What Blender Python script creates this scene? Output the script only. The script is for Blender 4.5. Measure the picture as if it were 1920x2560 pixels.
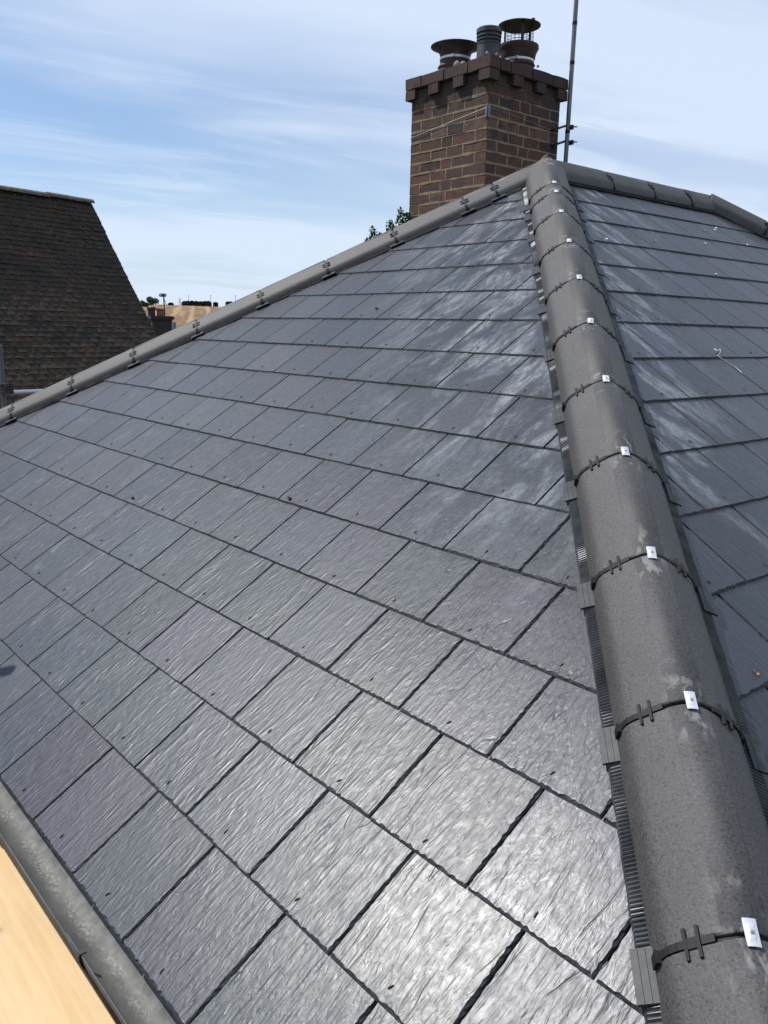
import bpy, bmesh, math, random
from mathutils import Vector, Matrix, noise as mnoise

for o in list(bpy.data.objects):
    bpy.data.objects.remove(o, do_unlink=True)
SC = bpy.context.scene
COL = SC.collection
rnd = random.Random(11)

# ------------------------------------------------------------------ camera, light, sky
TH = 0.5709161          # roof pitch
ST, CT, TT = math.sin(TH), math.cos(TH), math.tan(TH)
EX = 0.25623            # slate gauge
SW = 0.30               # slate width
XC = 1.6541461          # near corner of the roof (x, y=0, z=0 is the eave level)
YA = 3.566              # plan depth of the hip end
XA = XC - YA            # x of ridge
XL = XC - 2 * YA
YR = 5.38                # far end of ridge
ZA = YA * TT
CAM = Vector((1.5908676, -0.6306754, 1.3320849))
RC = Matrix(((0.6428257, 0.7656995, 0.0218950), (0.1766075, -0.1203326, -0.9768981), (-0.7453757, 0.6318421, -0.2125811)))
FPX = 2097.17

cam_data = bpy.data.cameras.new("camera")
cam = bpy.data.objects.new("camera", cam_data)
COL.objects.link(cam)
cam_data.sensor_fit = 'VERTICAL'
cam_data.sensor_height = 36.0
cam_data.lens = FPX / 2560 * 36.0
cam_data.clip_start = 0.02
cam_data.clip_end = 20000
right, down, fwd = Vector(RC[0]), Vector(RC[1]), Vector(RC[2])
cam.matrix_world = Matrix(((right.x, -down.x, -fwd.x, CAM.x), (right.y, -down.y, -fwd.y, CAM.y), (right.z, -down.z, -fwd.z, CAM.z), (0, 0, 0, 1)))
SC.camera = cam
SC.render.resolution_x = 768
SC.render.resolution_y = 1024

SUN = Vector((-0.505, -0.292, 0.812)).normalized()
sd = bpy.data.lights.new("sun", 'SUN')
sd.energy = 4.8
sd.angle = math.radians(0.53)
sd.color = (1.0, 0.975, 0.935)
sun = bpy.data.objects.new("sun", sd)
COL.objects.link(sun)
sun.rotation_euler = SUN.to_track_quat('Z', 'Y').to_euler()
sun.location = (0, 0, 30)

SC.view_settings.view_transform = 'Standard'
SC.view_settings.look = 'None'
SC.view_settings.gamma = 1
SC.view_settings.exposure = 0.0
SC.view_settings.use_curve_mapping = False
SC.render.engine = 'CYCLES'


def nd(nt, typ, props=None, **ins):
    n = nt.nodes.new(typ)
    for k, v in (props or {}).items():
        setattr(n, k, v)
    for k, v in ins.items():
        key = int(k[1:]) if k[0] == '_' and k[1:].isdigit() else k.replace('_', ' ')
        s = n.inputs[key]
        if isinstance(v, bpy.types.NodeSocket):
            nt.links.new(v, s)
        else:
            s.default_value = v
    return n


def mth(nt, op, a, b=0.0, c=0.0, clamp=False):
    return nd(nt, 'ShaderNodeMath', {'operation': op, 'use_clamp': clamp}, _0=a, _1=b, _2=c).outputs[0]


def mixc(nt, fac, a, b, bt='MIX'):
    n = nt.nodes.new('ShaderNodeMix')
    n.data_type = 'RGBA'
    n.blend_type = bt
    for s, v in ((n.inputs[0], fac), (n.inputs[6], a), (n.inputs[7], b)):
        if isinstance(v, bpy.types.NodeSocket):
            nt.links.new(v, s)
        else:
            s.default_value = v if not isinstance(v, tuple) or len(v) == 4 else (*v, 1)
    return n.outputs[2]


def rng(nt, v, a, b, c=0.0, d=1.0, smooth=True):
    n = nd(nt, 'ShaderNodeMapRange', {'interpolation_type': 'SMOOTHSTEP' if smooth else 'LINEAR'}, _0=v, _1=a, _2=b, _3=c, _4=d)
    return n.outputs[0]


def noi(nt, vec, scale, detail=3.0, rough=0.55, dist=0.0, typ='FBM', col=False):
    n = nt.nodes.new('ShaderNodeTexNoise')
    n.noise_type = typ
    nt.links.new(vec, n.inputs['Vector'])
    n.inputs['Scale'].default_value = scale
    n.inputs['Detail'].default_value = detail
    n.inputs['Roughness'].default_value = rough
    n.inputs['Distortion'].default_value = dist
    return n.outputs[1 if col else 0]


def vmap(nt, vec, scale=(1, 1, 1), rot=(0, 0, 0), loc=(0, 0, 0)):
    n = nt.nodes.new('ShaderNodeMapping')
    nt.links.new(vec, n.inputs[0])
    n.inputs['Scale'].default_value = scale
    n.inputs['Rotation'].default_value = rot
    n.inputs['Location'].default_value = loc
    return n.outputs[0]


# world: Nishita sky with thin cirrus
world = bpy.data.worlds.new("World")
SC.world = world
world.use_nodes = True
wt = world.node_tree
wt.nodes.clear()
sky = nd(wt, 'ShaderNodeTexSky', {'sky_type': 'NISHITA', 'sun_disc': False})
sky.sun_elevation = math.asin(SUN.z)
sky.sun_rotation = math.atan2(SUN.x, SUN.y)
sky.air_density = 1.0
sky.dust_density = 0.6
sky.ozone_density = 2.0
tc = nd(wt, 'ShaderNodeTexCoord').outputs['Generated']
sp = nd(wt, 'ShaderNodeSeparateXYZ', _0=tc)
zz = mth(wt, 'ADD', mth(wt, 'MAXIMUM', sp.outputs[2], 0.0), 0.16)
cu = nd(wt, 'ShaderNodeCombineXYZ', _0=mth(wt, 'DIVIDE', sp.outputs[0], zz), _1=mth(wt, 'DIVIDE', sp.outputs[1], zz), _2=0.0).outputs[0]
rot1 = vmap(wt, cu, rot=(0, 0, math.radians(-72)))
st1 = noi(wt, vmap(wt, rot1, (0.55, 1.3, 1), loc=(3.1, 0.4, 0)), 0.85, 4, 0.48, 0.5)
st2 = noi(wt, vmap(wt, rot1, (0.7, 3.0, 1), loc=(1.7, 2.3, 0)), 1.3, 4, 0.55, 0.9)
base = noi(wt, vmap(wt, cu, (0.5, 0.5, 1), loc=(5.2, 1.1, 0)), 0.6, 3, 0.5, 0.2)
side = mth(wt, 'DIVIDE', sp.outputs[1], mth(wt, 'POWER', mth(wt, 'ADD', mth(wt, 'MULTIPLY', sp.outputs[0], sp.outputs[0]), mth(wt, 'MULTIPLY', sp.outputs[1], sp.outputs[1])), 0.5))
veil = rng(wt, side, 0.30, 0.98, 0.12, 0.50)
low = rng(wt, sp.outputs[2], 0.0, 0.22, 0.42, 0.0)
m1 = rng(wt, st1, 0.36, 0.70, 0.0, 0.78)
m2 = rng(wt, st2, 0.44, 0.72, 0.0, 0.50)
cm = mth(wt, 'ADD', mth(wt, 'ADD', m1, mth(wt, 'MULTIPLY', m2, rng(wt, base, 0.35, 0.6))), mth(wt, 'ADD', veil, low), clamp=True)
cm = mth(wt, 'MULTIPLY', cm, 0.92)
above = rng(wt, sp.outputs[2], -0.02, 0.02)
skyc = mixc(wt, 1.0, sky.outputs[0], (0.98, 1.10, 1.24, 1), 'MULTIPLY')
skycol = mixc(wt, mth(wt, 'MULTIPLY', cm, above), skyc, (7.3, 8.4, 10.2, 1))
bg = nd(wt, 'ShaderNodeBackground', Color=skycol, Strength=0.1)
wo = nd(wt, 'ShaderNodeOutputWorld', Surface=bg.outputs[0])

# ------------------------------------------------------------------ helpers


def newmat(name):
    m = bpy.data.materials.new(name)
    m.use_nodes = True
    nt = m.node_tree
    nt.nodes.clear()
    out = nt.nodes.new('ShaderNodeOutputMaterial')
    b = nt.nodes.new('ShaderNodeBsdfPrincipled')
    nt.links.new(b.outputs[0], out.inputs[0])
    return m, nt, b


def seti(nt, b, **kw):
    for k, v in kw.items():
        s = b.inputs[k.replace('_', ' ')]
        if isinstance(v, bpy.types.NodeSocket):
            nt.links.new(v, s)
        else:
            s.default_value = v if not (isinstance(v, tuple) and len(v) == 3) else (*v, 1)


def bump(nt, b, h, strength=0.5, dist=0.002, normal=None):
    n = nt.nodes.new('ShaderNodeBump')
    n.inputs['Strength'].default_value = strength
    n.inputs['Distance'].default_value = dist
    nt.links.new(h, n.inputs['Height'])
    if normal is not None:
        nt.links.new(normal, n.inputs['Normal'])
    if b is not None:
        nt.links.new(n.outputs[0], b.inputs['Normal'])
    return n.outputs[0]


def objco(nt, offs=True, k=37.0):
    tcn = nt.nodes.new('ShaderNodeTexCoord')
    v = tcn.outputs['Object']
    if not offs:
        return v
    oi = nt.nodes.new('ShaderNodeObjectInfo')
    r = mth(nt, 'MULTIPLY', oi.outputs['Random'], k)
    a = nt.nodes.new('ShaderNodeVectorMath')
    a.operation = 'ADD'
    nt.links.new(v, a.inputs[0])
    c = nd(nt, 'ShaderNodeCombineXYZ', _0=r, _1=mth(nt, 'MULTIPLY', r, 1.7), _2=mth(nt, 'MULTIPLY', r, 0.6))
    nt.links.new(c.outputs[0], a.inputs[1])
    return a.outputs[0]


def orand(nt):
    return nt.nodes.new('ShaderNodeObjectInfo').outputs['Random']


def ramp(nt, fac, stops, interp='LINEAR'):
    r = nt.nodes.new('ShaderNodeValToRGB')
    r.color_ramp.interpolation = interp
    e = r.color_ramp.elements
    while len(e) < len(stops):
        e.new(0.5)
    for i, (p, c) in enumerate(stops):
        e[i].position = p
        e[i].color = (*c, 1) if len(c) == 3 else c
    nt.links.new(fac, r.inputs[0])
    return r.outputs[0]


class MB:
    def __init__(s):
        s.v = []; s.f = []; s.mi = []

    def add(s, vs, fs, mi=0):
        o = len(s.v)
        s.v += [tuple(v) for v in vs]
        s.f += [tuple(i + o for i in f) for f in fs]
        s.mi += [mi] * len(fs)

    def box(s, c, d, rot=None, mi=0, jit=0.0):
        vs = []
        for z in (-.5, .5):
            for x, y in ((-.5, -.5), (.5, -.5), (.5, .5), (-.5, .5)):
                v = Vector((x * d[0] + rnd.uniform(-jit, jit), y * d[1] + rnd.uniform(-jit, jit), z * d[2] + rnd.uniform(-jit, jit)))
                if rot is not None:
                    v = rot @ v
                vs.append(v + Vector(c))
        s.add(vs, [(3, 2, 1, 0), (4, 5, 6, 7), (0, 1, 5, 4), (1, 2, 6, 5), (2, 3, 7, 6), (3, 0, 4, 7)], mi)

    def tube(s, pts, r, n=10, mi=0, cap=True):
        pts = [Vector(p) for p in pts]
        rr = r if isinstance(r, (list, tuple)) else [r] * len(pts)
        rings = []
        up = Vector((0, 0, 1))
        for i, p in enumerate(pts):
            t = (pts[min(i + 1, len(pts) - 1)] - pts[max(i - 1, 0)]).normalized()
            a = t.cross(up)
            if a.length < 1e-3:
                a = t.cross(Vector((1, 0, 0)))
            a.normalize()
            b2 = t.cross(a).normalized()
            rings.append([p + (a * math.cos(2 * math.pi * k / n) + b2 * math.sin(2 * math.pi * k / n)) * rr[i] for k in range(n)])
        vs = [v for ring in rings for v in ring]
        fs = []
        for i in range(len(pts) - 1):
            for k in range(n):
                fs.append((i * n + k, i * n + (k + 1) % n, (i + 1) * n + (k + 1) % n, (i + 1) * n + k))
        if cap:
            fs.append(tuple(range(n))[::-1]); fs.append(tuple(range((len(pts) - 1) * n, len(pts) * n)))
        s.add(vs, fs, mi)

    def lathe(s, prof, n=32, mi=0, c=(0, 0, 0)):
        vs = [(c[0] + r * math.cos(2 * math.pi * k / n), c[1] + r * math.sin(2 * math.pi * k / n), c[2] + z) for r, z in prof for k in range(n)]
        fs = []
        for i in range(len(prof) - 1):
            for k in range(n):
                fs.append((i * n + k, i * n + (k + 1) % n, (i + 1) * n + (k + 1) % n, (i + 1) * n + k))
        s.add(vs, fs, mi)

    def mesh(s, name, mats, smooth=False, angle=None):
        me = bpy.data.meshes.new(name)
        me.from_pydata(s.v, [], s.f)
        for m in (mats if isinstance(mats, (list, tuple)) else [mats]):
            me.materials.append(m)
        me.polygons.foreach_set('material_index', s.mi)
        if smooth:
            me.polygons.foreach_set('use_smooth', [True] * len(s.f))
            if angle:
                me.set_sharp_from_angle(angle=math.radians(angle))
        me.update()
        return me


ROOTLOC = {}


def link(name, me, parent=None, mw=None, **props):
    """one mesh object; mw is its world matrix"""
    o = bpy.data.objects.new(name, me)
    COL.objects.link(o)
    mw = mw or Matrix.Identity(4)
    if parent is not None:
        o.parent = parent
        o.matrix_basis = ROOTLOC[parent.name].inverted() @ mw
    else:
        o.matrix_basis = mw
    ROOTLOC[o.name] = mw.copy()
    for k, v in props.items():
        o[k] = v
    return o


def thing(name, loc, label, category, group=None):
    o = bpy.data.objects.new(name, None)
    COL.objects.link(o)
    o.empty_display_size = 0.2
    mw = Matrix.Translation(Vector(loc))
    o.matrix_basis = mw
    ROOTLOC[o.name] = mw
    o['label'] = label; o['category'] = category
    if group:
        o['group'] = group
    return o


def frame(o, x, y, z):
    x, y, z = Vector(x), Vector(y), Vector(z)
    return Matrix(((x.x, y.x, z.x, o[0]), (x.y, y.y, z.y, o[1]), (x.z, y.z, z.z, o[2]), (0, 0, 0, 1)))


def project(p):
    v = Vector(p) - CAM
    z = fwd.dot(v)
    if z <= 0.05:
        return None
    return (FPX * right.dot(v) / z + 960, FPX * down.dot(v) / z + 1280, z)


def inframe(p, m=0):
    q = project(p)
    return q is not None and -m < q[0] < 1920 + m and -m < q[1] < 2560 + m


def ray(x, y):
    return (right * ((x - 960) / FPX) + down * ((y - 1280) / FPX) + fwd).normalized()


def at_dist(x, y, D):
    d = ray(x, y)
    return CAM + d * (D / math.hypot(d.x, d.y))


# ------------------------------------------------------------------ materials

# --- slate
def slate_mat():
    m, nt, b = newmat('riven_slate')
    oc = objco(nt)
    pos = nt.nodes.new('ShaderNodeNewGeometry').outputs['Position']
    ps = nd(nt, 'ShaderNodeSeparateXYZ', _0=pos)
    R = orand(nt)
    # relief: long wavy cleavage wrinkles running up the slope, plus fine pitting
    wr = noi(nt, vmap(nt, oc, (1.0, 0.26, 1)), 92, 3.0, 0.5, 1.0)
    wr2 = noi(nt, vmap(nt, oc, (1.0, 0.15, 1), rot=(0, 0, 0.10)), 46, 1.5, 0.5, 0.9, 'RIDGED_MULTIFRACTAL')
    fine = noi(nt, vmap(nt, oc, (1.0, 0.5, 1)), 210, 3, 0.6)
    big = noi(nt, vmap(nt, oc, (1.0, 0.6, 1)), 12, 2, 0.5)
    # shallow cracks: thin lines where a stretched noise crosses a level
    ck = noi(nt, vmap(nt, oc, (1.0, 0.17, 1), loc=(4.2, 1.1, 0)), 11, 2, 0.5, 0.5)
    crk = mth(nt, 'ABSOLUTE', mth(nt, 'SUBTRACT', ck, 0.5))
    crk = rng(nt, crk, 0.0, 0.009, 1.0, 0.0)
    crk = mth(nt, 'MULTIPLY', crk, rng(nt, noi(nt, oc, 8, 2), 0.46, 0.60))
    h = mth(nt, 'MULTIPLY_ADD', wr, 0.85, mth(nt, 'MULTIPLY', wr2, 0.85))
    h = mth(nt, 'ADD', h, mth(nt, 'MULTIPLY', fine, 0.10))
    h = mth(nt, 'ADD', h, mth(nt, 'MULTIPLY', big, 0.4))
    h = mth(nt, 'SUBTRACT', h, mth(nt, 'MULTIPLY', crk, 0.35))
    bump(nt, b, h, 0.50, 0.0031)
    # colour
    cn = noi(nt, vmap(nt, oc, (1, 0.5, 1)), 9, 3, 0.5)
    c = ramp(nt, mth(nt, 'ADD', mth(nt, 'MULTIPLY', R, 0.75), mth(nt, 'MULTIPLY', cn, 0.28)),
             [(0.0, (0.019, 0.024, 0.036)), (0.3, (0.017, 0.022, 0.031)), (0.55, (0.023, 0.023, 0.035)), (0.8, (0.017, 0.024, 0.031)), (1.0, (0.022, 0.025, 0.036))])
    tone = mth(nt, 'MULTIPLY_ADD', mth(nt, 'FRACT', mth(nt, 'MULTIPLY', R, 7.31)), 0.5, 0.8)
    c = mixc(nt, 1.0, c, nd(nt, 'ShaderNodeCombineXYZ', _0=tone, _1=tone, _2=tone).outputs[0], 'MULTIPLY')
    c = mixc(nt, mth(nt, 'MULTIPLY', crk, 0.25), c, (0.02, 0.022, 0.027, 1))
    # cement dust left near the hip (stain fixed to the roof)
    dh = mth(nt, 'SUBTRACT', mth(nt, 'SUBTRACT', XC, ps.outputs[0]), ps.outputs[1])   # >0 on hip end, <0 on side slope
    left = mth(nt, 'MULTIPLY', rng(nt, dh, 0.05, 0.35), rng(nt, dh, 1.55, 0.30))
    left = mth(nt, 'MULTIPLY', left, rng(nt, ps.outputs[1], 0.75, 1.7))
    lp = nd(nt, 'ShaderNodeCombineXYZ', _0=ps.outputs[0], _1=mth(nt, 'MULTIPLY', ps.outputs[1], 0.55), _2=0.0).outputs[0]
    ln = noi(nt, lp, 6.0, 5, 0.62, 0.8)
    lm = mth(nt, 'MULTIPLY', left, rng(nt, ln, 0.42, 0.66))
    rgt = mth(nt, 'MULTIPLY', rng(nt, dh, -0.10, -0.18), rng(nt, dh, -1.05, -0.15))
    rgt = mth(nt, 'MULTIPLY', rgt, rng(nt, ps.outputs[1], 1.45, 1.9))
    rp = nd(nt, 'ShaderNodeCombineXYZ', _0=mth(nt, 'MULTIPLY', ps.outputs[1], 1.0), _1=mth(nt, 'MULTIPLY', ps.outputs[0], 0.30), _2=0.0).outputs[0]
    rn = noi(nt, rp, 7.0, 6, 0.68, 0.5)
    rm = mth(nt, 'MULTIPLY', rgt, rng(nt, rn, 0.47, 0.60, 0.0, 1.15))
    # under the ridge on the side slope
    rt = mth(nt, 'MULTIPLY', rng(nt, ps.outputs[2], 1.75, 2.1), rng(nt, dh, -0.1, -0.4))
    rt = mth(nt, 'MULTIPLY', rt, mth(nt, 'MULTIPLY', rng(nt, rn, 0.52, 0.7), 0.6))
    spk = noi(nt, oc, 120, 2, 0.7)
    dust = mth(nt, 'ADD', mth(nt, 'ADD', lm, rm), rt, clamp=True)
    dust = mth(nt, 'MULTIPLY', dust, rng(nt, spk, 0.25, 0.6, 0.45, 1.0))
    crisp = noi(nt, vmap(nt, oc, (1.0, 0.30, 1)), 42, 5, 0.7, 0.4)
    dust = mth(nt, 'MULTIPLY', dust, rng(nt, crisp, 0.38, 0.60, 0.30, 1.25))
    c = mixc(nt, mth(nt, 'MULTIPLY', dust, 0.42), c, (0.40, 0.43, 0.46, 1))
    rough = mth(nt, 'ADD', mth(nt, 'MULTIPLY_ADD', mth(nt, 'FRACT', mth(nt, 'MULTIPLY', R, 3.77)), 0.05, -0.025), mth(nt, 'ADD', rng(nt, noi(nt, oc, 40, 2), 0.3, 0.7, 0.37, 0.43), mth(nt, 'MULTIPLY', dust, 0.15)))
    seti(nt, b, Base_Color=c, Roughness=rough, Specular_IOR_Level=0.48)
    return m


def simple(name, col, rough=0.6, bs=0.0, bscale=60, metallic=0.0, var=0.0, vscale=12, spec=0.5, stretch=(1, 1, 1), perobj=0.0):
    m, nt, b = newmat(name)
    oc = objco(nt)
    c = (*col, 1)
    if var > 0:
        n = noi(nt, vmap(nt, oc, stretch), vscale, 4, 0.6)
        d = tuple(x * (1 - var) for x in col); l = tuple(min(1, x * (1 + var)) for x in col)
        c = ramp(nt, n, [(0.3, d), (0.7, l)])
    if perobj > 0:
        f = mth(nt, 'MULTIPLY_ADD', orand(nt), perobj * 2, 1 - perobj)
        c = mixc(nt, 1.0, c, nd(nt, 'ShaderNodeCombineXYZ', _0=f, _1=f, _2=f).outputs[0], 'MULTIPLY')
    seti(nt, b, Base_Color=c, Roughness=rough, Metallic=metallic, Specular_IOR_Level=spec)
    if bs > 0:
        bump(nt, b, noi(nt, vmap(nt, oc, stretch), bscale, 4, 0.6), bs, 0.002)
    return m


def cap_mat():
    m, nt, b = newmat('cap_concrete')
    oc = objco(nt)
    raw = nd(nt, 'ShaderNodeSeparateXYZ', _0=objco(nt, False))   # x across, y along (0 at lower end), z up
    c = ramp(nt, noi(nt, oc, 7, 4, 0.6), [(0.3, (0.040, 0.0375, 0.037)), (0.7, (0.056, 0.052, 0.051))])
    pit = noi(nt, oc, 160, 3, 0.7)
    c = mixc(nt, rng(nt, pit, 0.50, 0.34, 0.0, 0.9), c, (0.014, 0.013, 0.014, 1))
    c = mixc(nt, rng(nt, noi(nt, oc, 260, 2, 0.6), 0.54, 0.72, 0, 0.45), c, (0.14, 0.135, 0.135, 1))
    # cement smears beside the crest fixings
    ax = mth(nt, 'ABSOLUTE', raw.outputs[0])
    nearc = rng(nt, ax, 0.055, 0.012)
    ends = mth(nt, 'MAXIMUM', rng(nt, raw.outputs[1], 0.14, 0.04), rng(nt, raw.outputs[1], 0.34, 0.40))
    sm = noi(nt, vmap(nt, oc, (1.6, 0.8, 1)), 26, 3, 0.55, 0.3)
    sm = mth(nt, 'MULTIPLY', mth(nt, 'MULTIPLY', nearc, ends), rng(nt, sm, 0.52, 0.64))
    sc = noi(nt, vmap(nt, oc, (5, 0.5, 1), rot=(0, 0, 0.15)), 22, 3, 0.5)
    sm2 = mth(nt, 'MULTIPLY', rng(nt, sc, 0.70, 0.76), rng(nt, noi(nt, oc, 9, 1), 0.5, 0.62, 0.0, 0.55))
    sm = mth(nt, 'MAXIMUM', mth(nt, 'MULTIPLY', sm, 0.7), sm2)
    c = mixc(nt, mth(nt, 'MULTIPLY', sm, 0.5), c, (0.38, 0.37, 0.35, 1))
    seti(nt, b, Base_Color=c, Roughness=0.66, Specular_IOR_Level=0.6)
    hh = mth(nt, 'MULTIPLY_ADD', pit, 0.8, mth(nt, 'MULTIPLY', noi(nt, oc, 60, 3), 0.6))
    bump(nt, b, hh, 0.55, 0.0020)
    return m


def brick_mat():
    m, nt, b = newmat('stock_brick')
    oc = objco(nt)
    R = orand(nt)
    n = noi(nt, oc, 14, 4, 0.6)
    c = ramp(nt, mth(nt, 'MULTIPLY_ADD', n, 0.42, mth(nt, 'MULTIPLY', R, 0.62)),
             [(0.08, (0.030, 0.022, 0.025)), (0.22, (0.110, 0.060, 0.044)), (0.4, (0.062, 0.040, 0.036)), (0.55, (0.125, 0.056, 0.040)), (0.7, (0.040, 0.030, 0.030)), (0.85, (0.150, 0.085, 0.062)), (1.0, (0.085, 0.048, 0.040))])
    # soot on the upper courses
    pz = nd(nt, 'ShaderNodeSeparateXYZ', _0=nt.nodes.new('ShaderNodeNewGeometry').outputs['Position']).outputs[2]
    soot = mth(nt, 'MULTIPLY', rng(nt, pz, 2.70, 3.0), 0.45)
    c = mixc(nt, mth(nt, 'ADD', soot, rng(nt, noi(nt, oc, 30, 3), 0.5, 0.75, 0, 0.5), clamp=True), c, (0.03, 0.026, 0.028, 1))
    seti(nt, b, Base_Color=c, Roughness=0.85, Specular_IOR_Level=0.3)
    bump(nt, b, noi(nt, oc, 90, 4, 0.65), 0.6, 0.003)
    return m


def mortar_mat(col=(0.31, 0.24, 0.15)):
    m, nt, b = newmat('sandy_mortar')
    oc = objco(nt, False)
    c = ramp(nt, noi(nt, oc, 22, 4, 0.65), [(0.3, tuple(x * 0.6 for x in col)), (0.7, col)])
    pz = nd(nt, 'ShaderNodeSeparateXYZ', _0=nt.nodes.new('ShaderNodeNewGeometry').outputs['Position']).outputs[2]
    c = mixc(nt, rng(nt, mth(nt, 'ADD', pz, mth(nt, 'MULTIPLY', noi(nt, oc, 9, 2), 0.18)), 2.95, 3.10, 0, 0.85), c, (0.04, 0.036, 0.034, 1))
    seti(nt, b, Base_Color=c, Roughness=0.95, Specular_IOR_Level=0.2)
    bump(nt, b, noi(nt, oc, 70, 4, 0.7), 1.0, 0.006)
    return m


def tile_mat():
    m, nt, b = newmat('old_clay_tile')
    oc = objco(nt)
    pos = nt.nodes.new('ShaderNodeNewGeometry').outputs['Position']
    R = mth(nt, 'FRACT', mth(nt, 'ADD', orand(nt), mth(nt, 'MULTIPLY', noi(nt, vmap(nt, pos, (1, 1, 2.2)), 3.3, 3, 0.75), 1.6)))
    c = ramp(nt, mth(nt, 'MULTIPLY_ADD', noi(nt, oc, 14, 3), 0.25, mth(nt, 'MULTIPLY', R, 0.82)),
             [(0.05, (0.016, 0.013, 0.011)), (0.25, (0.046, 0.034, 0.024)), (0.4, (0.024, 0.022, 0.016)), (0.55, (0.062, 0.034, 0.024)), (0.7, (0.034, 0.029, 0.021)), (0.85, (0.075, 0.038, 0.023)), (1.0, (0.050, 0.040, 0.029))])
    lich = rng(nt, noi(nt, oc, 30, 4, 0.7), 0.56, 0.70, 0, 0.65)
    c = mixc(nt, lich, c, (0.17, 0.17, 0.14, 1))
    moss = rng(nt, noi(nt, pos, 1.6, 4, 0.65), 0.46, 0.66, 0, 0.7)
    c = mixc(nt, moss, c, (0.022, 0.022, 0.020, 1))
    seti(nt, b, Base_Color=c, Roughness=0.9, Specular_IOR_Level=0.25)
    bump(nt, b, noi(nt, oc, 40, 4, 0.65), 0.8, 0.008)
    return m


def wood_mat():
    m, nt, b = newmat('new_pine')
    oc = objco(nt, False)
    g = noi(nt, vmap(nt, oc, (0.22, 3.2, 1)), 9, 4, 0.55, 0.8)
    g2 = noi(nt, vmap(nt, oc, (0.5, 14, 1)), 14, 3, 0.5, 0.3)
    c = ramp(nt, g, [(0.3, (0.62, 0.42, 0.21)), (0.55, (0.69, 0.50, 0.28)), (0.75, (0.69, 0.49, 0.27))])
    c = mixc(nt, rng(nt, g2, 0.55, 0.75, 0, 0.25), c, (0.55, 0.33, 0.15, 1))
    vr = nd(nt, 'ShaderNodeTexVoronoi', Vector=vmap(nt, oc, (1, 1.8, 1), loc=(0.3, 0.2, 0)), Scale=5.0)
    kd = vr.outputs['Distance']
    c = mixc(nt, rng(nt, kd, 0.075, 0.03, 0, 0.75), c, (0.30, 0.16, 0.08, 1))
    c = mixc(nt, mth(nt, 'MULTIPLY', rng(nt, kd, 0.17, 0.08), 0.35), c, (0.52, 0.33, 0.16, 1))
    saw = nd(nt, 'ShaderNodeTexWave', {'wave_type': 'BANDS', 'bands_direction': 'X'}, Vector=oc, Scale=28.0, Distortion=0.6)
    c = mixc(nt, mth(nt, 'MULTIPLY', saw.outputs['Fac'], 0.07), c, (0.42, 0.28, 0.15, 1))
    c = mixc(nt, mth(nt, 'MULTIPLY', rng(nt, noi(nt, oc, 4, 4, 0.65), 0.5, 0.75), 0.30), c, (0.50, 0.38, 0.24, 1))
    d = noi(nt, oc, 150, 2, 0.6)
    grit = mth(nt, 'MULTIPLY', rng(nt, d, 0.62, 0.72), rng(nt, noi(nt, oc, 7, 2), 0.55, 0.7, 0, 0.7))
    c = mixc(nt, grit, c, (0.25, 0.16, 0.09, 1))
    seti(nt, b, Base_Color=c, Roughness=0.6, Specular_IOR_Level=0.3)
    bump(nt, b, g2, 0.25, 0.001)
    return m


def gutter_mat():
    m, nt, b = newmat('weathered_gutter')
    oc = objco(nt, False)
    s = nd(nt, 'ShaderNodeSeparateXYZ', _0=oc)
    c = ramp(nt, noi(nt, vmap(nt, oc, (0.5, 1, 1)), 16, 4, 0.6), [(0.3, (0.062, 0.064, 0.064)), (0.7, (0.12, 0.118, 0.110))])
    # dried silt line along the bed
    yy = mth(nt, 'ADD', s.outputs[1], mth(nt, 'MULTIPLY', noi(nt, vmap(nt, oc, (0.6, 1, 1)), 22, 4, 0.7), 0.05))
    bed = mth(nt, 'MULTIPLY', rng(nt, yy, -0.022, 0.002), rng(nt, yy, 0.030, 0.006))
    sil = mth(nt, 'MULTIPLY', bed, mth(nt, 'MULTIPLY', rng(nt, noi(nt, vmap(nt, oc, (1, 1.5, 1)), 75, 6, 0.75), 0.44, 0.62), rng(nt, noi(nt, oc, 9, 3, 0.6), 0.36, 0.6, 0.15, 0.85)))
    c = mixc(nt, mth(nt, 'MULTIPLY', sil, 0.75), c, (0.34, 0.32, 0.26, 1))
    gr = mth(nt, 'MULTIPLY', rng(nt, yy, 0.0, 0.035), rng(nt, noi(nt, oc, 30, 3), 0.35, 0.7, 0.1, 0.6))
    c = mixc(nt, gr, c, (0.24, 0.235, 0.215, 1))
    seti(nt, b, Base_Color=c, Roughness=0.6, Specular_IOR_Level=0.4)
    bump(nt, b, noi(nt, oc, 120, 3), 0.4, 0.001)
    return m


M_SLATE = slate_mat()
M_EDGE = simple('slate_edge', (0.034, 0.036, 0.041), 0.7, 1.0, 170, var=0.5, vscale=90, spec=0.4)
M_CAP = cap_mat()
M_BLACK = simple('black_plastic', (0.013, 0.013, 0.014), 0.6, 0.15, 80, var=0.3, spec=0.25)
M_ROLL = simple('corrugated_aluminium', (0.080, 0.083, 0.090), 0.42, 0.2, 60, metallic=0.5, var=0.4, vscale=25)
M_TRAY = simple('grey_tray', (0.028, 0.031, 0.035), 0.5, 0.3, 30, var=0.5, vscale=30, spec=0.3)
M_STEEL = simple('bright_steel', (0.60, 0.61, 0.64), 0.5, 0.1, 50, metallic=0.45, var=0.12)
M_SCREW = simple('screw_steel', (0.40, 0.41, 0.43), 0.35, metallic=0.9)
M_COPPER = simple('dull_copper', (0.045, 0.028, 0.024), 0.6, perobj=0.5)
M_DECK = simple('roof_underlay', (0.012, 0.012, 0.014), 0.9)
M_MORT = mortar_mat()
M_BRICK = brick_mat()
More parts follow.
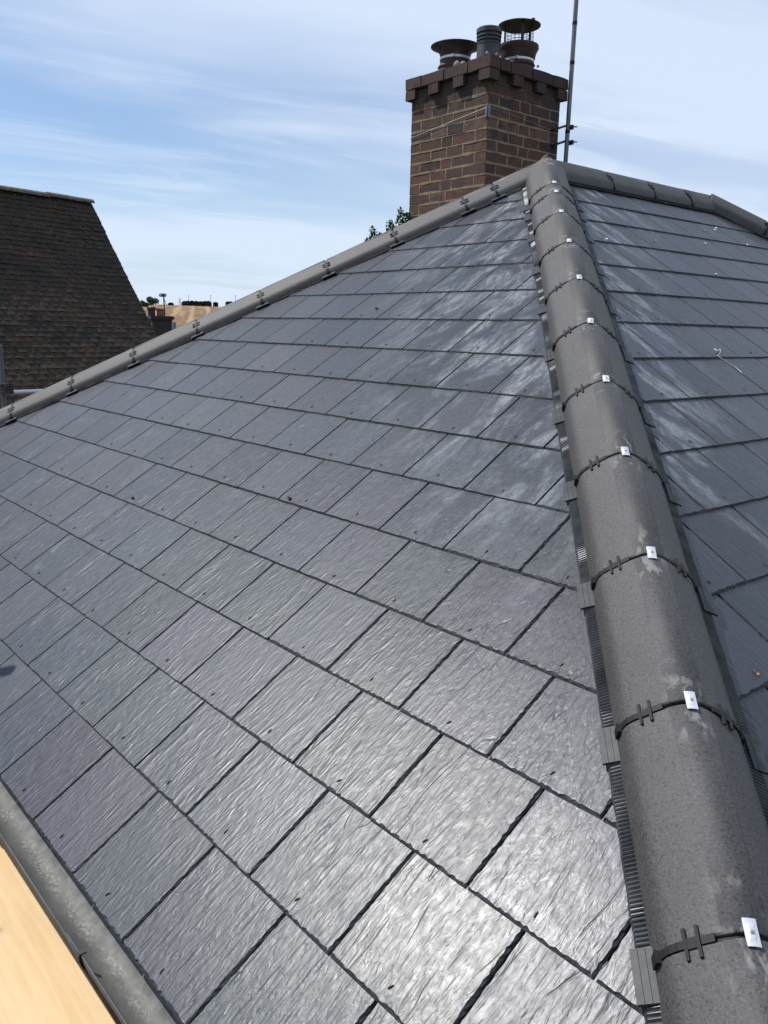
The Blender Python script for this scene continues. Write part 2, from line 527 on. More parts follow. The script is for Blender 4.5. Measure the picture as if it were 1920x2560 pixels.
M_FLAUNCH = simple('flaunching', (0.20, 0.185, 0.16), 0.95, 1.0, 40, var=0.5, vscale=18)
M_JOINT = simple('sealant', (0.22, 0.18, 0.12), 0.8, 0.6, 60, var=0.35)
M_TERRA = simple('sooty_terracotta', (0.045, 0.026, 0.023), 0.75, 0.5, 50, var=0.45, vscale=9)
M_POT = simple('grey_louvred_pot', (0.038, 0.042, 0.046), 0.6, 0.4, 60, var=0.4, vscale=12)
M_RUST = simple('rusty_metal', (0.034, 0.022, 0.022), 0.6, 0.4, 60, var=0.5, vscale=14, metallic=0.2)
M_GALV = simple('galvanised', (0.40, 0.42, 0.44), 0.42, 0.3, 30, metallic=0.6, var=0.2)
M_GALVD = simple('old_galvanised', (0.16, 0.165, 0.17), 0.5, 0.3, 30, metallic=0.5, var=0.35, stretch=(1, 1, 0.3))
M_WOOD = wood_mat()
M_GUT = gutter_mat()
M_TILE = tile_mat()
M_WALL = simple('painted_render', (0.45, 0.43, 0.38), 0.9, 0.5, 30, var=0.15)
M_WBRICK = simple('dark_brick_wall', (0.10, 0.060, 0.05), 0.9, 0.8, 30, var=0.4)
M_FASCIA = simple('dark_fascia', (0.03, 0.03, 0.03), 0.5)
M_LEAD = simple('lead_flashing', (0.10, 0.105, 0.11), 0.55, 0.4, 20, var=0.25)
M_RTILE = simple('lichened_ridge_tile', (0.105, 0.083, 0.062), 0.9, 0.8, 30, var=0.45, vscale=10)
M_WHITE = simple('white_wire', (0.75, 0.75, 0.76), 0.5)
M_ORANGE = simple('orange_fragment', (0.7, 0.24, 0.08), 0.6)
M_POLE = simple('creosoted_pole', (0.09, 0.08, 0.07), 0.9)
M_BARK = simple('bark', (0.07, 0.055, 0.04), 0.9, 0.8, 20, var=0.3)


def leaf_mat(name, a, bcol):
    m, nt, b = newmat(name)
    pos = nt.nodes.new('ShaderNodeNewGeometry').outputs['Position']
    ri = nt.nodes.new('ShaderNodeNewGeometry').outputs['Random Per Island']
    c = mixc(nt, ri, (*a, 1), (*bcol, 1))
    seti(nt, b, Base_Color=c, Roughness=0.55, Specular_IOR_Level=0.4)
    b.inputs['Subsurface Weight'].default_value = 0.0
    return m


M_LEAF = leaf_mat('shrub_leaf', (0.035, 0.085, 0.022), (0.085, 0.16, 0.040))
M_FLEAF = leaf_mat('far_leaf', (0.022, 0.042, 0.018), (0.050, 0.075, 0.035))
M_HLEAF = leaf_mat('far_hedge_leaf', (0.026, 0.038, 0.030), (0.048, 0.060, 0.045))

# ------------------------------------------------------------------ setting: ground, field on the hill


def smooth(a, b, x):
    t = max(0.0, min(1.0, (x - a) / (b - a)))
    return t * t * (3 - 2 * t)


hill_dir = ray(480, 800); hill_az = math.atan2(hill_dir.x, hill_dir.y)


def ground_z(x, y):
    dx, dy = x - CAM.x, y - CAM.y
    D = math.hypot(dx, dy)
    az = math.atan2(dx, dy)
    da = abs((az - hill_az + math.pi) % (2 * math.pi) - math.pi)
    w = 0.35 + 0.65 * math.exp(-(da / 0.85) ** 2)
    crest = 17.9 * w * smooth(70, 560, D) * (1 - 0.9 * smooth(700, 2200, D))
    n = 1.2 * mnoise.noise(Vector((x / 170, y / 170, 0.3))) * smooth(60, 300, D)
    return -5.0 + crest * 1.0 + n * w


gb = MB()
radii = [0, 6, 15, 30, 50, 75, 100, 130, 160, 200, 240, 290, 340, 400, 460, 520, 560, 600, 660, 740, 900, 1200, 1700, 2500, 4000, 7000, 12000]
NA = 180
gv = [(CAM.x, CAM.y, ground_z(CAM.x, CAM.y))]
for r in radii[1:]:
    for k in range(NA):
        a = 2 * math.pi * k / NA
        x, y = CAM.x + r * math.sin(a), CAM.y + r * math.cos(a)
        gv.append((x, y, ground_z(x, y)))
gf = [(0, 1 + (k + 1) % NA, 1 + k) for k in range(NA)]
for i in range(len(radii) - 2):
    for k in range(NA):
        a = 1 + i * NA + k; b_ = 1 + i * NA + (k + 1) % NA
        gf.append((a, b_, b_ + NA, a + NA))
gb.add(gv, gf)
mg, nt, b = newmat('fields')
pos = nt.nodes.new('ShaderNodeNewGeometry').outputs['Position']
ps = nd(nt, 'ShaderNodeSeparateXYZ', _0=pos)
ln = nd(nt, 'ShaderNodeVectorMath', {'operation': 'LENGTH'}, _0=pos).outputs[1]
# stubble rows run obliquely over the hill
rv = vmap(nt, pos, (1, 1, 0), rot=(0, 0, math.radians(-62)))
wv = nd(nt, 'ShaderNodeTexWave', {'wave_type': 'BANDS', 'bands_direction': 'X'}, Vector=rv, Scale=0.045, Distortion=0.8, Detail=3.0)
wv.inputs['Detail Scale'].default_value = 1.2
fld = ramp(nt, noi(nt, vmap(nt, rv, (1, 0.05, 1)), 0.13, 5, 0.7, 0.3), [(0.30, (0.15, 0.090, 0.055)), (0.50, (0.20, 0.120, 0.070)), (0.60, (0.30, 0.205, 0.115)), (0.72, (0.21, 0.13, 0.075))])
fld = mixc(nt, rng(nt, wv.outputs["Fac"], 0.7, 1.0, 0, 0.5), fld, (0.42, 0.31, 0.18, 1))
grass = ramp(nt, noi(nt, pos, 0.02, 5, 0.6), [(0.35, (0.06, 0.075, 0.03)), (0.6, (0.12, 0.11, 0.05))])
far = ramp(nt, noi(nt, pos, 0.003, 4, 0.6), [(0.4, (0.07, 0.085, 0.04)), (0.55, (0.25, 0.20, 0.11)), (0.7, (0.09, 0.10, 0.05))])
onhill = mth(nt, 'MULTIPLY', rng(nt, ln, 75, 95), rng(nt, ln, 1400, 900))
g = mixc(nt, rng(nt, ln, 1200, 2000), grass, far)
g = mixc(nt, onhill, g, fld)
seti(nt, b, Base_Color=g, Roughness=1.0, Specular_IOR_Level=0.1)
ground = link('ground', gb.mesh('ground', mg, True), kind='structure')

# ------------------------------------------------------------------ the slated house
HOUSE = thing('slate_roofed_house', (XA, 3.5, -5.0), 'slate roofed house in the foreground with concrete hip caps meeting at a peak', 'house')


def P1(x, t, h=0.0):
    return Vector((x, t * CT - h * ST, t * ST + h * CT))


def P2(s, t, h=0.0):
    return Vector((XC - t * CT + h * ST, s, t * ST + h * CT))


F1F = lambda x, t: frame(P1(x, t), (1, 0, 0), (0, CT, ST), (0, -ST, CT))
F2F = lambda s, t: frame(P2(s, t), (0, 1, 0), (-CT, 0, ST), (ST, 0, CT))

THK = 0.0072
LEN = 0.296


def clip(poly, a, b_, c):
    """keep a*u+b*v<=c ; poly = [(u,v,tag of edge leaving)]"""
    out = []
    n = len(poly)
    for i in range(n):
        p, q = poly[i], poly[(i + 1) % n]
        dp, dq = a * p[0] + b_ * p[1] - c, a * q[0] + b_ * q[1] - c
        if dp <= 0:
            out.append(p)
        if (dp <= 0) != (dq <= 0):
            t = dp / (dp - dq)
            x = (p[0] + (q[0] - p[0]) * t, p[1] + (q[1] - p[1]) * t)
            out.append((x[0], x[1], 'c' if dp <= 0 else p[2]))
    return out


def slate_mesh(poly, step, seed):
    r = random.Random(seed)
    pts = []
    n = len(poly)
    for i in range(n):
        p, q = poly[i], poly[(i + 1) % n]
        L = math.hypot(q[0] - p[0], q[1] - p[1])
        k = 1 if p[2] in 'tc' else max(1, int(L / step))
        prev_tag = poly[i - 1][2]
        for j in range(k):
            t = (j + (r.uniform(-0.3, 0.3) if 0 < j else 0)) / k
            tags = {p[2]} if j else {p[2], prev_tag}
            pts.append((p[0] + (q[0] - p[0]) * t, p[1] + (q[1] - p[1]) * t, tags))
    top, mid, bot = [], [], []
    for u, v, tags in pts:
        j1 = {'b': r.uniform(0.0035, 0.0095), 'r': r.uniform(0.003, 0.0075), 'l': r.uniform(0.001, 0.003)}
        iu = iv = 0.0
        if 'b' in tags: iv = j1['b']
        if 'r' in tags: iu = -j1['r']
        if 'l' in tags: iu = j1['l']
        if step > 0.015: iu *= 0.55; iv *= 0.6
        k2 = r.uniform(0.25, 0.7)
        zz_ = -THK * v / EX
        top.append((u + iu, v + iv, zz_))
        mid.append((u + iu * k2, v + iv * k2, zz_ - THK * r.uniform(0.35, 0.6)))
        bot.append((u, v, zz_ - THK * 0.97))
    n = len(top)
    mb = MB()
    mb.add(top + mid + bot, [tuple(range(n))], 0)
    fs = []
    for i in range(n):
        j = (i + 1) % n
        fs.append((i, i + n, j + n, j)); fs.append((i + n, i + 2 * n, j + 2 * n, j + n))
    mb.f += fs; mb.mi += [1] * len(fs)
    return mb


def rect(w, l):
    return [(0, 0, 'b'), (w, 0, 'r'), (w, l, 't'), (0, l, 'l')]


FULL = {}


def full_mesh(var, fine_):
    k = (var, fine_)
    if k not in FULL:
        FULL[k] = slate_mesh(rect(SW - 0.0045, LEN), 0.009 if fine_ else 0.02, 100 + var).mesh('slate', [M_SLATE, M_EDGE])
    return FULL[k]


rv_b = MB()
rv_b.tube([(0, 0, 0.0002), (0.0005, 0.006, 0.0018), (0.002, 0.013, 0.0020)], [0.0021, 0.0019, 0.0009], 6)
RIVET = rv_b.mesh('rivet', M_COPPER)

O1 = [0.0, 0.006, 0.0105, 0.0065, 0.0031, 0.0009, 0.0162, 0.0126, 0.0129, 0.0089, 0.0107, -0.0043, -0.0117, -0.0299, -0.0321, -0.0184, -0.01]
O2 = {5: -0.0023, 6: -0.0062, 7: -0.0110, 8: -0.0092, 9: 0.0011, 10: 0.0148, 11: 0.0127}
Y0 = 1.51671103
cands = []
for k in range(0, 17):
    t = k * EX if k else -0.020
    top_t = YA / CT
    # hip end
    off = O1[k] + (0.15 if k % 2 else 0.0)
    for i in range(-22, 8):
        x0 = i * SW + off
        if k == 0:
            x0 += 0.0
        # limits: x <= XC - y(t) ; x >= XL + y(t)
        if x0 > XC - t * CT or x0 + SW < XL + t * CT:
            continue
        cands.append(('a', k, x0, t))
    # side slope
    par = 0.0 if (k - 5) % 2 == 0 else 0.15
    off = Y0 + O2.get(k, 0.0) + par
    for i in range(-8, 30):
        s0 = i * SW + off
        if s0 + SW < t * CT or s0 > YR + YA - t * CT:
            continue
        cands.append(('b', k, s0, t))
items = []
M_HIP = 0.055   # slates are cut back from the hip line (measured in x)
for face, k, u0, t in cands:
    L = LEN if k < 16 else min(LEN, YA / CT - t)
    poly = rect(SW - 0.0045, L)
    if face == 'a':
        poly = clip(poly, 1, CT, XC - M_HIP - t * CT - u0)
        poly = clip(poly, -1, CT, -(XL + M_HIP) - t * CT + u0) if poly else poly
    else:
        poly = clip(poly, -1, CT, u0 - t * CT - M_HIP)
        poly = clip(poly, 1, CT, YR + YA - M_HIP - t * CT - u0) if poly else poly
    if len(poly) < 3:
        continue
    area = abs(sum(poly[i][0] * poly[(i + 1) % len(poly)][1] - poly[(i + 1) % len(poly)][0] * poly[i][1] for i in range(len(poly)))) / 2
    if area < 0.0012:
        continue
    PF = P1 if face == 'a' else P2
    vis = any(inframe(PF(u0 + a, t + b2)) for a, b2, _ in poly)
    cx_, cy_ = sum(p[0] for p in poly) / len(poly), sum(p[1] for p in poly) / len(poly)
    dist = (PF(u0 + cx_, t + cy_) - CAM).length
    items.append((0 if vis else 1, dist, face, k, u0, t, poly, any(p[2] == 'c' for p in poly), vis, area))
items.sort(key=lambda z: (z[0], z[1]))
rest = MB()
cnt = 0
for it in items:
    _, dist, face, k, u0, t, poly, cut, vis, area = it
    FF = F1F if face == 'a' else F2F
    mw = FF(u0, t) @ Matrix.Rotation(rnd.uniform(-0.004, 0.004), 4, 'Z') @ Matrix.Translation((0, 0, rnd.uniform(-0.0004, 0.0010))) @ Matrix.Rotation(rnd.uniform(-0.0015, 0.003), 4, 'X')
    fine_ = dist < 2.6
    sd_ = k * 997 + int(u0 * 100) + (5000 if face == 'a' else 0)
    if cnt < 299 and vis:
        if cut or k == 16:
            me = slate_mesh(poly, 0.009 if fine_ else 0.02, sd_).mesh('slate', [M_SLATE, M_EDGE])
        else:
            me = full_mesh(abs(sd_) % 7, fine_)
        s = link('slate', me, HOUSE, mw)
        cnt += 1
        if area > 0.05 and dist < 4.8:
            px = 0.148 + rnd.uniform(-0.006, 0.006)
            rm_ = mw @ Matrix.Translation((px, 0.030 + rnd.uniform(-0.006, 0.004), -0.0006)) @ Matrix.Rotation(rnd.uniform(-0.5, 0.3), 4, 'Z')
            ux, vy = px, 0.03
            inside = all(((q[0] - p[0]) * (vy - p[1]) - (q[1] - p[1]) * (ux - p[0])) > 0 for p, q in zip(poly, poly[1:] + poly[:1]))
            if inside:
                link('rivet', RIVET, s, rm_)
    else:
        mb = slate_mesh(poly, 0.1, sd_)
        rest.add([mw @ Vector(v) for v in mb.v], mb.f, 0)
link('slates', rest.mesh('slates', [M_SLATE]), HOUSE, None, kind='stuff')

# deck under the slates, all four slopes
dk = MB()
hd = -0.022
ap, rp_ = (XA, YA, ZA + hd), (XA, YR, ZA + hd)
c00, c10, c11, c01 = (XL, 0, hd), (XC, 0, hd), (XC, YR + YA, hd), (XL, YR + YA, hd)
dk.add([c00, c10, c11, c01, ap, rp_], [(0, 1, 4), (1, 2, 5, 4), (2, 3, 5), (3, 0, 4, 5)])
link('roof_deck', dk.mesh('roof_deck', M_DECK), HOUSE)
wl = MB()
for (x0, x1, y0, y1) in ((XL + 0.25, XC - 0.25, 0.25, 0.45), (XL + 0.25, XC - 0.25, YR + YA - 0.45, YR + YA - 0.25), (XL + 0.25, XL + 0.45, 0.45, YR + YA - 0.45), (XC - 0.45, XC - 0.25, 0.45, YR + YA - 0.45)):
    wl.box(((x0 + x1) / 2, (y0 + y1) / 2, -2.6), (x1 - x0, y1 - y0, 4.9))
link('wall', wl.mesh('wall', M_WBRICK), HOUSE)
fa = MB()
fa.box(((XL + XC) / 2, 0.045, -0.12), (2 * YA - 0.02, 0.02, 0.17))
fa.box((XC - 0.045, (YR + YA) / 2, -0.12), (0.02, YR + YA - 0.12, 0.17))
fa.box((XL + 0.045, (YR + YA) / 2, -0.12), (0.02, YR + YA - 0.12, 0.17))
fa.box(((XL + XC) / 2, 0.155, -0.215), (2 * YA - 0.25, 0.20, 0.012))
link('fascia', fa.mesh('fascia', M_FASCIA), HOUSE)

# ---- hip and ridge caps
HALF = 0.122


def gshape(d):
    s_ = min(1.0, abs(d) / HALF)
    return 0.56 * (math.sqrt(s_ * s_ + 0.07) - 0.26458) / (math.sqrt(1.07) - 0.26458) + 0.08 * s_ ** 3 + 0.36 * s_ ** 26


def prof(d):
    return 0.086 - 0.132 * gshape(d)


def prof_r(d):
    return 0.076 - 0.166 * gshape(d)


def cap_mesh(L, prof=prof):
    """local: x across, y up the hip, z up; origin on hip line at the lower end"""
    mb = MB()
    N = 20
    N = 64
    ds = [HALF * math.sin(math.pi / 2 * (-1 + 2 * i / N)) for i in range(N + 1)]
    th = 0.013
    vs = []
    ys = [0.0, 0.003, L - 0.003, L]
    for yi, y in enumerate(ys):
        ins = 0.0025 if yi in (0, 3) else 0.0
        for d in ds:
            vs.append((d * (1 - ins / HALF), y, prof(d) - ins))
        for d in ds:
            vs.append((d * (1 - (0.012) / HALF), y, prof(d) - th))
    W = 2 * (N + 1)
    fs = []
    for r in range(len(ys) - 1):
        for i in range(N):
            a = r * W + i
            fs.append((a, a + 1, a + 1 + W, a + W))
            a2 = r * W + N + 1 + i
            fs.append((a2, a2 + W, a2 + 1 + W, a2 + 1))
        for i in (0, N):
            a = r * W + i; a2 = r * W + N + 1 + i
            fs.append((a, a + W, a2 + W, a2) if i == 0 else (a, a2, a2 + W, a + W))
    for i in range(N):
        fs.append((i, N + 1 + i, N + 2 + i, i + 1))
        o = (len(ys) - 1) * W
        fs.append((o + i, o + i + 1, o + N + 2 + i, o + N + 1 + i))
    mb.add(vs, fs)
    return mb.mesh('cap', M_CAP, True, 40)


def strap_mesh(prof=prof):
    """black union under the joint between two caps; fills the gap"""
    mb = MB()
    N = 16
    ds = [HALF * (-1 + 2 * i / N) * 1.0 for i in range(N + 1)]
    vs = []
    for y, dz in ((-0.010, -0.011), (-0.005, -0.0095), (0.005, -0.0095), (0.010, -0.011)):
        for d in ds:
            vs.append((d, y + 0.0008 * math.sin(d * 130), prof(d) + dz))
    fs = []
    for r in range(3):
        for i in range(N):
            a = r * (N + 1) + i
            fs.append((a, a + 1, a + N + 2, a + N + 1))
    mb.add(vs, fs)
    return mb.mesh('union_strap', M_BLACK)


def clip_mesh(side, prof=prof):
    """H shaped retaining clip lying on the cap flank across the joint"""
    mb = MB()
    for d0, w, l, hh in ((0.070, 0.006, 0.050, 0.005), (0.087, 0.006, 0.050, 0.005)):
        d = side * d0
        sl = math.atan2(prof(d + 0.001) - prof(d - 0.001), 0.002)
        R_ = Matrix.Rotation(-sl, 3, 'Y')
        mb.box((d, 0, prof(d) + 0.0035), (w, l, hh), R_)
    d = side * 0.0785
    sl = math.atan2(prof(d + 0.001) - prof(d - 0.001), 0.002)
    R_ = Matrix.Rotation(-sl, 3, 'Y')
    mb.box((d, 0, prof(d) + 0.0025), (0.016, 0.017, 0.004), R_)
    for d0 in (0.057, 0.094, 0.104, 0.113):
        d = side * d0
        sl = math.atan2(prof(d + 0.001) - prof(d - 0.001), 0.002)
        mb.box((d, 0.001, prof(d) + 0.001), (0.022, 0.013, 0.004), Matrix.Rotation(-sl, 3, 'Y'))
    mb.box((side * 0.121, 0.0, prof(0.118) - 0.004), (0.012, 0.020, 0.026))
    return mb.mesh('retaining_clip', M_BLACK)


def plate_mesh():
    mb = MB()
    w, l = 0.021, 0.044
    vs, fs = [], []
    NX, NY = 6, 6
    for j in range(NY + 1):
        for i in range(NX + 1):
            x = -w / 2 + w * i / NX; y = -l / 2 + l * j / NY
            z = prof(x) + 0.0035 + 0.0012 * (1 if (1 < i < NX - 1 and 1 < j < NY - 1) else 0) + 0.002 * (abs(y) / (l / 2)) ** 6 * 0.5
            vs.append((x, y, z))
    for j in range(NY):
        for i in range(NX):
            a = j * (NX + 1) + i
            fs.append((a, a + 1, a + NX + 2, a + NX + 1))
    n = len(vs)
    vs2 = [(x, y, z - 0.0014) for x, y, z in vs]
    mb.add(vs, fs); mb.add(vs2, [f[::-1] for f in fs])
    per = [i for i in range(NX)] + [NX + j * (NX + 1) for j in range(NY)] + [NY * (NX + 1) + NX - i for i in range(NX)] + [(NY - j) * (NX + 1) for j in range(NY)]
    for a, b2 in zip(per, per[1:] + per[:1]):
        mb.f.append((b2, a, a + n, b2 + n)); mb.mi.append(0)
    return mb.mesh('clip_plate', M_STEEL)


scr = MB()
scr.lathe([(0.0001, 0.0026), (0.0022, 0.0024), (0.0034, 0.0014), (0.0036, 0.0)], 12)
scr.box((0, 0, 0.0027), (0.0042, 0.0009, 0.0004)); scr.box((0, 0, 0.0027), (0.0009, 0.0042, 0.0004))
ME_SCREW = scr.mesh('screw', M_SCREW, False)
ME_STRAP = strap_mesh()
ME_CL, ME_CR = clip_mesh(-1), clip_mesh(1)
ME_STRAP_R, ME_CL_R, ME_CR_R = strap_mesh(prof_r), clip_mesh(-1, prof_r), clip_mesh(1, prof_r)
ME_PLATE = plate_mesh()


def tray_mesh():
    """flat grooved plastic tongue that grips the hip roll under each joint"""
    mb = MB()
    for i in range(3):
        mb.box((-(0.007 + i * 0.0130), 0, 0.0), (0.0122, 0.088, 0.003))
    mb.box((-0.020, 0, -0.0022), (0.040, 0.090, 0.0018))
    return mb.mesh('tray', M_TRAY)


ME_TRAY = tray_mesh()


def run(p0, dirv, joints, plates=True, ridge=False):
    st_, cl_, cr_ = (ME_STRAP_R, ME_CL_R, ME_CR_R) if ridge else (ME_STRAP, ME_CL, ME_CR)
    """lay caps along a line; joints = distances (along dir) of the joints"""
    dirv = Vector(dirv).normalized()
    xa = dirv.cross(Vector((0, 0, 1))).normalized()     # local x (right of travel)
    za = xa.cross(dirv).normalized()
    if za.z < 0: za = -za
    caps = []
    for i in range(len(joints) - 1):
        a, b2 = joints[i] + 0.0048, joints[i + 1] - 0.0048
        o = Vector(p0) + dirv * a
        mw = frame(o, xa, dirv, za)
        mw = mw @ Matrix.Rotation(rnd.uniform(-0.003, 0.003), 4, 'Z') @ Matrix.Translation((rnd.uniform(-.001, .001), 0, rnd.uniform(-0.001, 0.001)))
        c = link('hip_cap' if abs(dirv.z) > 0.05 else 'ridge_cap', cap_mesh(b2 - a, prof_r if ridge else prof), HOUSE, mw)
        caps.append(c)
        if i > 0:
            mj = frame(Vector(p0) + dirv * joints[i], xa, dirv, za)
            link('union_strap', st_, c, mj)
            link('retaining_clip', cl_, c, mj)
            link('retaining_clip', cr_, c, mj)
            if plates:
                mp = mj @ Matrix.Translation((rnd.uniform(-.001, .003), rnd.uniform(-.002, .003), 0)) @ Matrix.Rotation(rnd.uniform(-0.10, 0.02), 4, 'Z')
                link('clip_plate', ME_PLATE, c, mp)
                link('screw', ME_SCREW, c, mp @ Matrix.Translation((0, 0, prof(0) + 0.0045)))
    return caps


HL = math.sqrt(2 + TT * TT)      # length along hip per unit of y
ys1 = [-0.01, 0.272, 0.564, 0.860, 1.155, 1.447, 1.728, 2.022, 2.303, 2.588, 2.868, 3.085, 3.195, 3.545]
run((XC - 0.007, -0.007, 0), (-1, 1, TT), [y * HL for y in ys1])
ysl = [-0.047, 0.252, 0.55, 0.848, 1.146, 1.447, 1.748, 2.048, 2.345, 2.64, 2.935, 3.233, 3.358, 3.545]
run((XL, 0, -0.020), (1, 1, TT), [y * HL for y in ysl], plates=False)
run((XA, YA, ZA - 0.008), (0, 1, 0), [-0.01, 0.525, 0.993, 1.459, YR - YA + 0.02], plates=False, ridge=True)
ysf = [-0.1] + [3.56 - 0.294 * i for i in range(11, 0, -1)] + [3.563]
run((XC, YR + YA, 0), (-1, -1, TT), [y * HL for y in ysf], plates=False)

# mitre joints pointed at the peak
mj_ = MB()
for (dx, dy) in ((0.0, -1.0), (1.0, 0.0)):
    pass
for sgn, col in ((-1, 0),):
    pts = []
    for i in range(7):
        d = 0.004 + i * 0.019
        # seam between hip cap and its neighbour runs down in plan along -y (left) or +x (right)
        if sgn < 0:
            p = Vector((XA, YA - d * 1.0, 0)); dh_ = d / math.sqrt(2)
        else:
            a = math.radians(22.5); p = Vector((XA + d * 1.0 * math.cos(a), YA + d * math.sin(a) * 0.45, 0)); dh_ = d * 0.75
        hip_y = (p.y + (XC - p.x)) / 2 if sgn > 0 else (p.y + (XC - p.x)) / 2
        hip_y = min(hip_y, YA)
        z = hip_y * TT + prof(min(dh_, HALF)) + 0.0005
        pts.append((p.x + rnd.uniform(-.002, .002), p.y + rnd.uniform(-.002, .002), z))
    mj_.tube(pts, [0.004 + rnd.uniform(0, 0.003) for _ in pts], 6)
link('mitre_pointing', mj_.mesh('mitre_pointing', M_JOINT), HOUSE)


# corrugated roll under both sides of each hip cap
def roll(p0, dirv, L, side, name='hip_roll'):
    dirv = Vector(dirv).normalized()
    xa = dirv.cross(Vector((0, 0, 1))).normalized(); za = xa.cross(dirv).normalized()
    mb = MB()
    sh = 0.0 if Vector(p0).x > XC - 0.1 and dirv.y > 0 else -0.016
    pitch = 0.0084
    n = int(L / (pitch / 5))
    slope = -math.atan(0.454 * math.cos(math.atan(TT / math.sqrt(2))))
    vs, fs = [], []
    r = random.Random(5 if side > 0 else 9)
    cr = 0.0
    for i in range(n + 1):
        y = L * i / n
        ph = 2 * math.pi * y / pitch + 1.2 * mnoise.noise(Vector((y * 9, side, 0)))
        A = 0.0030 * (0.6 + 0.7 * abs(mnoise.noise(Vector((y * 5, 3.0, side)))) + 0.4)
        hz = A * math.sin(ph)
        hz = A * (math.copysign(abs(math.sin(ph)) ** 0.6, math.sin(ph)))
        for j, d in enumerate((0.100 + sh, 0.112 + sh, 0.128 + sh, 0.151 + sh, 0.154 + sh)):
            # plane of the slates at this distance from the hip (perpendicular, in the hip frame)
            zs = -d * (0.4355 if 'ridge' not in name else 0.642)
            wv_ = 0.0013 * mnoise.noise(Vector((y * 14, d * 30, side * 2)))
            edge = (0.0, 1.0, 1.0, 0.85, 0.35)[j]
            vs.append((side * (d + (0.002 * mnoise.noise(Vector((y * 22, 1, side))) if j >= 3 else 0)), y, zs + (0.017, 0.0150, 0.0125, 0.0092, 0.0035)[j] + hz * edge + wv_))
    for i in range(n):
        for j in range(4):
            a = i * 5 + j
            f = (a, a + 1, a + 6, a + 5)
            fs.append(f if side > 0 else f[::-1])
    mb.add(vs, fs)
    link(name, mb.mesh(name, M_ROLL if Vector(p0).x > XC - 0.1 and dirv.y > 0 else M_BLACK), HOUSE, frame(p0, xa, dirv, za))


Lh = 3.44 * HL
for side in (-1, 1):
    roll((XC, 0, 0), (-1, 1, TT), Lh, side)
    roll((XL, 0, 0), (1, 1, TT), Lh, side)
roll((XA, YA + 0.05, ZA), (0, 1, 0), YR - YA - 0.1, 1, 'ridge_roll')
roll((XC, YR + YA, 0), (-1, -1, TT), Lh, -1)

# trays beside each joint of the near hip
dv = Vector((-1, 1, TT)).normalized(); xa = dv.cross(Vector((0, 0, 1))).normalized(); za = xa.cross(dv).normalized()
for i, y in enumerate(ys1[1:-1]):
    for side in (-1, 1):
        o = Vector((XC - y, y, y * TT)) - dv * 0.012
        mw = frame(o, xa, dv, za) @ Matrix.Translation((side * 0.129, 0, -0.129 * 0.4355 + 0.0175)) @ Matrix.Rotation(side * 0.40, 4, 'Y')
        if side > 0:
            mw = mw @ Matrix.Rotation(math.pi, 4, 'Z')
        link('tray', ME_TRAY, HOUSE, mw)
dv2 = Vector((1, 1, TT)).normalized(); xa2 = dv2.cross(Vector((0, 0, 1))).normalized(); za2 = xa2.cross(dv2).normalized()
for i, y in enumerate(ysl[1:-1]):
    o = Vector((XL + y, y, y * TT)) - dv2 * 0.012
    mw = frame(o, xa2, dv2, za2) @ Matrix.Translation((0.108, 0, -0.108 * 0.4355 + 0.0155)) @ Matrix.Rotation(0.40, 4, 'Y') @ Matrix.Rotation(math.pi, 4, 'Z')
    link('tray', ME_TRAY, HOUSE, mw)

# ---- gutter along the hip end eave
gm = MB()
GR, GY, GZ = 0.056, -0.029, -0.052
NS = 18


def gut(x0, x1, r, lip=0.004, dz=0.0, nx=1):
    mb = MB()
    sec = []
    for i in range(NS + 1):
        a = math.pi + math.pi * i / NS
        sec.append((GY + r * math.cos(a), GZ + r * math.sin(a) + dz))
    sec = [(sec[0][0] - 0.001, sec[0][1] + lip)] + sec
    inner = sec
    outer = []
    for i in range(NS + 1):
        a = math.pi + math.pi * i / NS
        outer.append((GY + (r + 0.0028) * math.cos(a), GZ + (r + 0.0028) * math.sin(a) + dz))
    outer = [(outer[0][0] - 0.001, outer[0][1] + lip)] + outer
    n = len(inner)
    vs = []
    xs = [x0 + (x1 - x0) * i / nx for i in range(nx + 1)]
    for x in xs:
        vs += [(x, y, z) for y, z in inner] + [(x, y, z) for y, z in outer]
    fs = []
    for k in range(nx):
        o, p = k * 2 * n, (k + 1) * 2 * n
        for i in range(n - 1):
            fs.append((o + i, o + i + 1, p + i + 1, p + i))
            fs.append((o + n + i, p + n + i, p + n + i + 1, o + n + i + 1))
        fs.append((o, p, p + n, o + n)); fs.append((o + n - 1, o + 2 * n - 1, p + 2 * n - 1, p + n - 1))
    for o in (0, nx * 2 * n):
        for i in range(n - 1):
            f = (o + i, o + n + i, o + n + i + 1, o + i + 1)
            fs.append(f if o == 0 else f[::-1])
    mb.add(vs, fs)
    return mb


UX = None
d_ = ray(216, 2386); tt_ = (-0.05 - CAM.z) / d_.z
UX = (CAM + d_ * tt_).x
g1 = gut(XL - 0.05, UX - 0.02, GR, nx=40)
g2 = gut(UX - 0.09, XC + 0.06, GR - 0.0032, nx=30)
g1.add(g2.v, g2.f)
GUT = link('gutter', g1.mesh('gutter', M_GUT, True, 50), HOUSE)
un = gut(UX - 0.055, UX, GR + 0.0034, lip=0.006)
un.box((UX - 0.006, GY - GR + 0.004, GZ + 0.0075), (0.012, 0.017, 0.004)); un.box((UX - 0.030, GY - GR - 0.0036, GZ - 0.006), (0.05, 0.004, 0.022))
link('gutter_union', un.mesh('gutter_union', M_FASCIA, True, 50), GUT)
for xb in (-3.9, -3.0, -2.1, -1.25, 0.75):
    br = gut(xb - 0.015, xb + 0.015, GR + 0.0034, lip=0.006)
    br.box((xb, 0.031, GZ - 0.01), (0.03, 0.006, 0.06))
    link('gutter_bracket', br.mesh('gutter_bracket', M_FASCIA, True, 50), GUT)

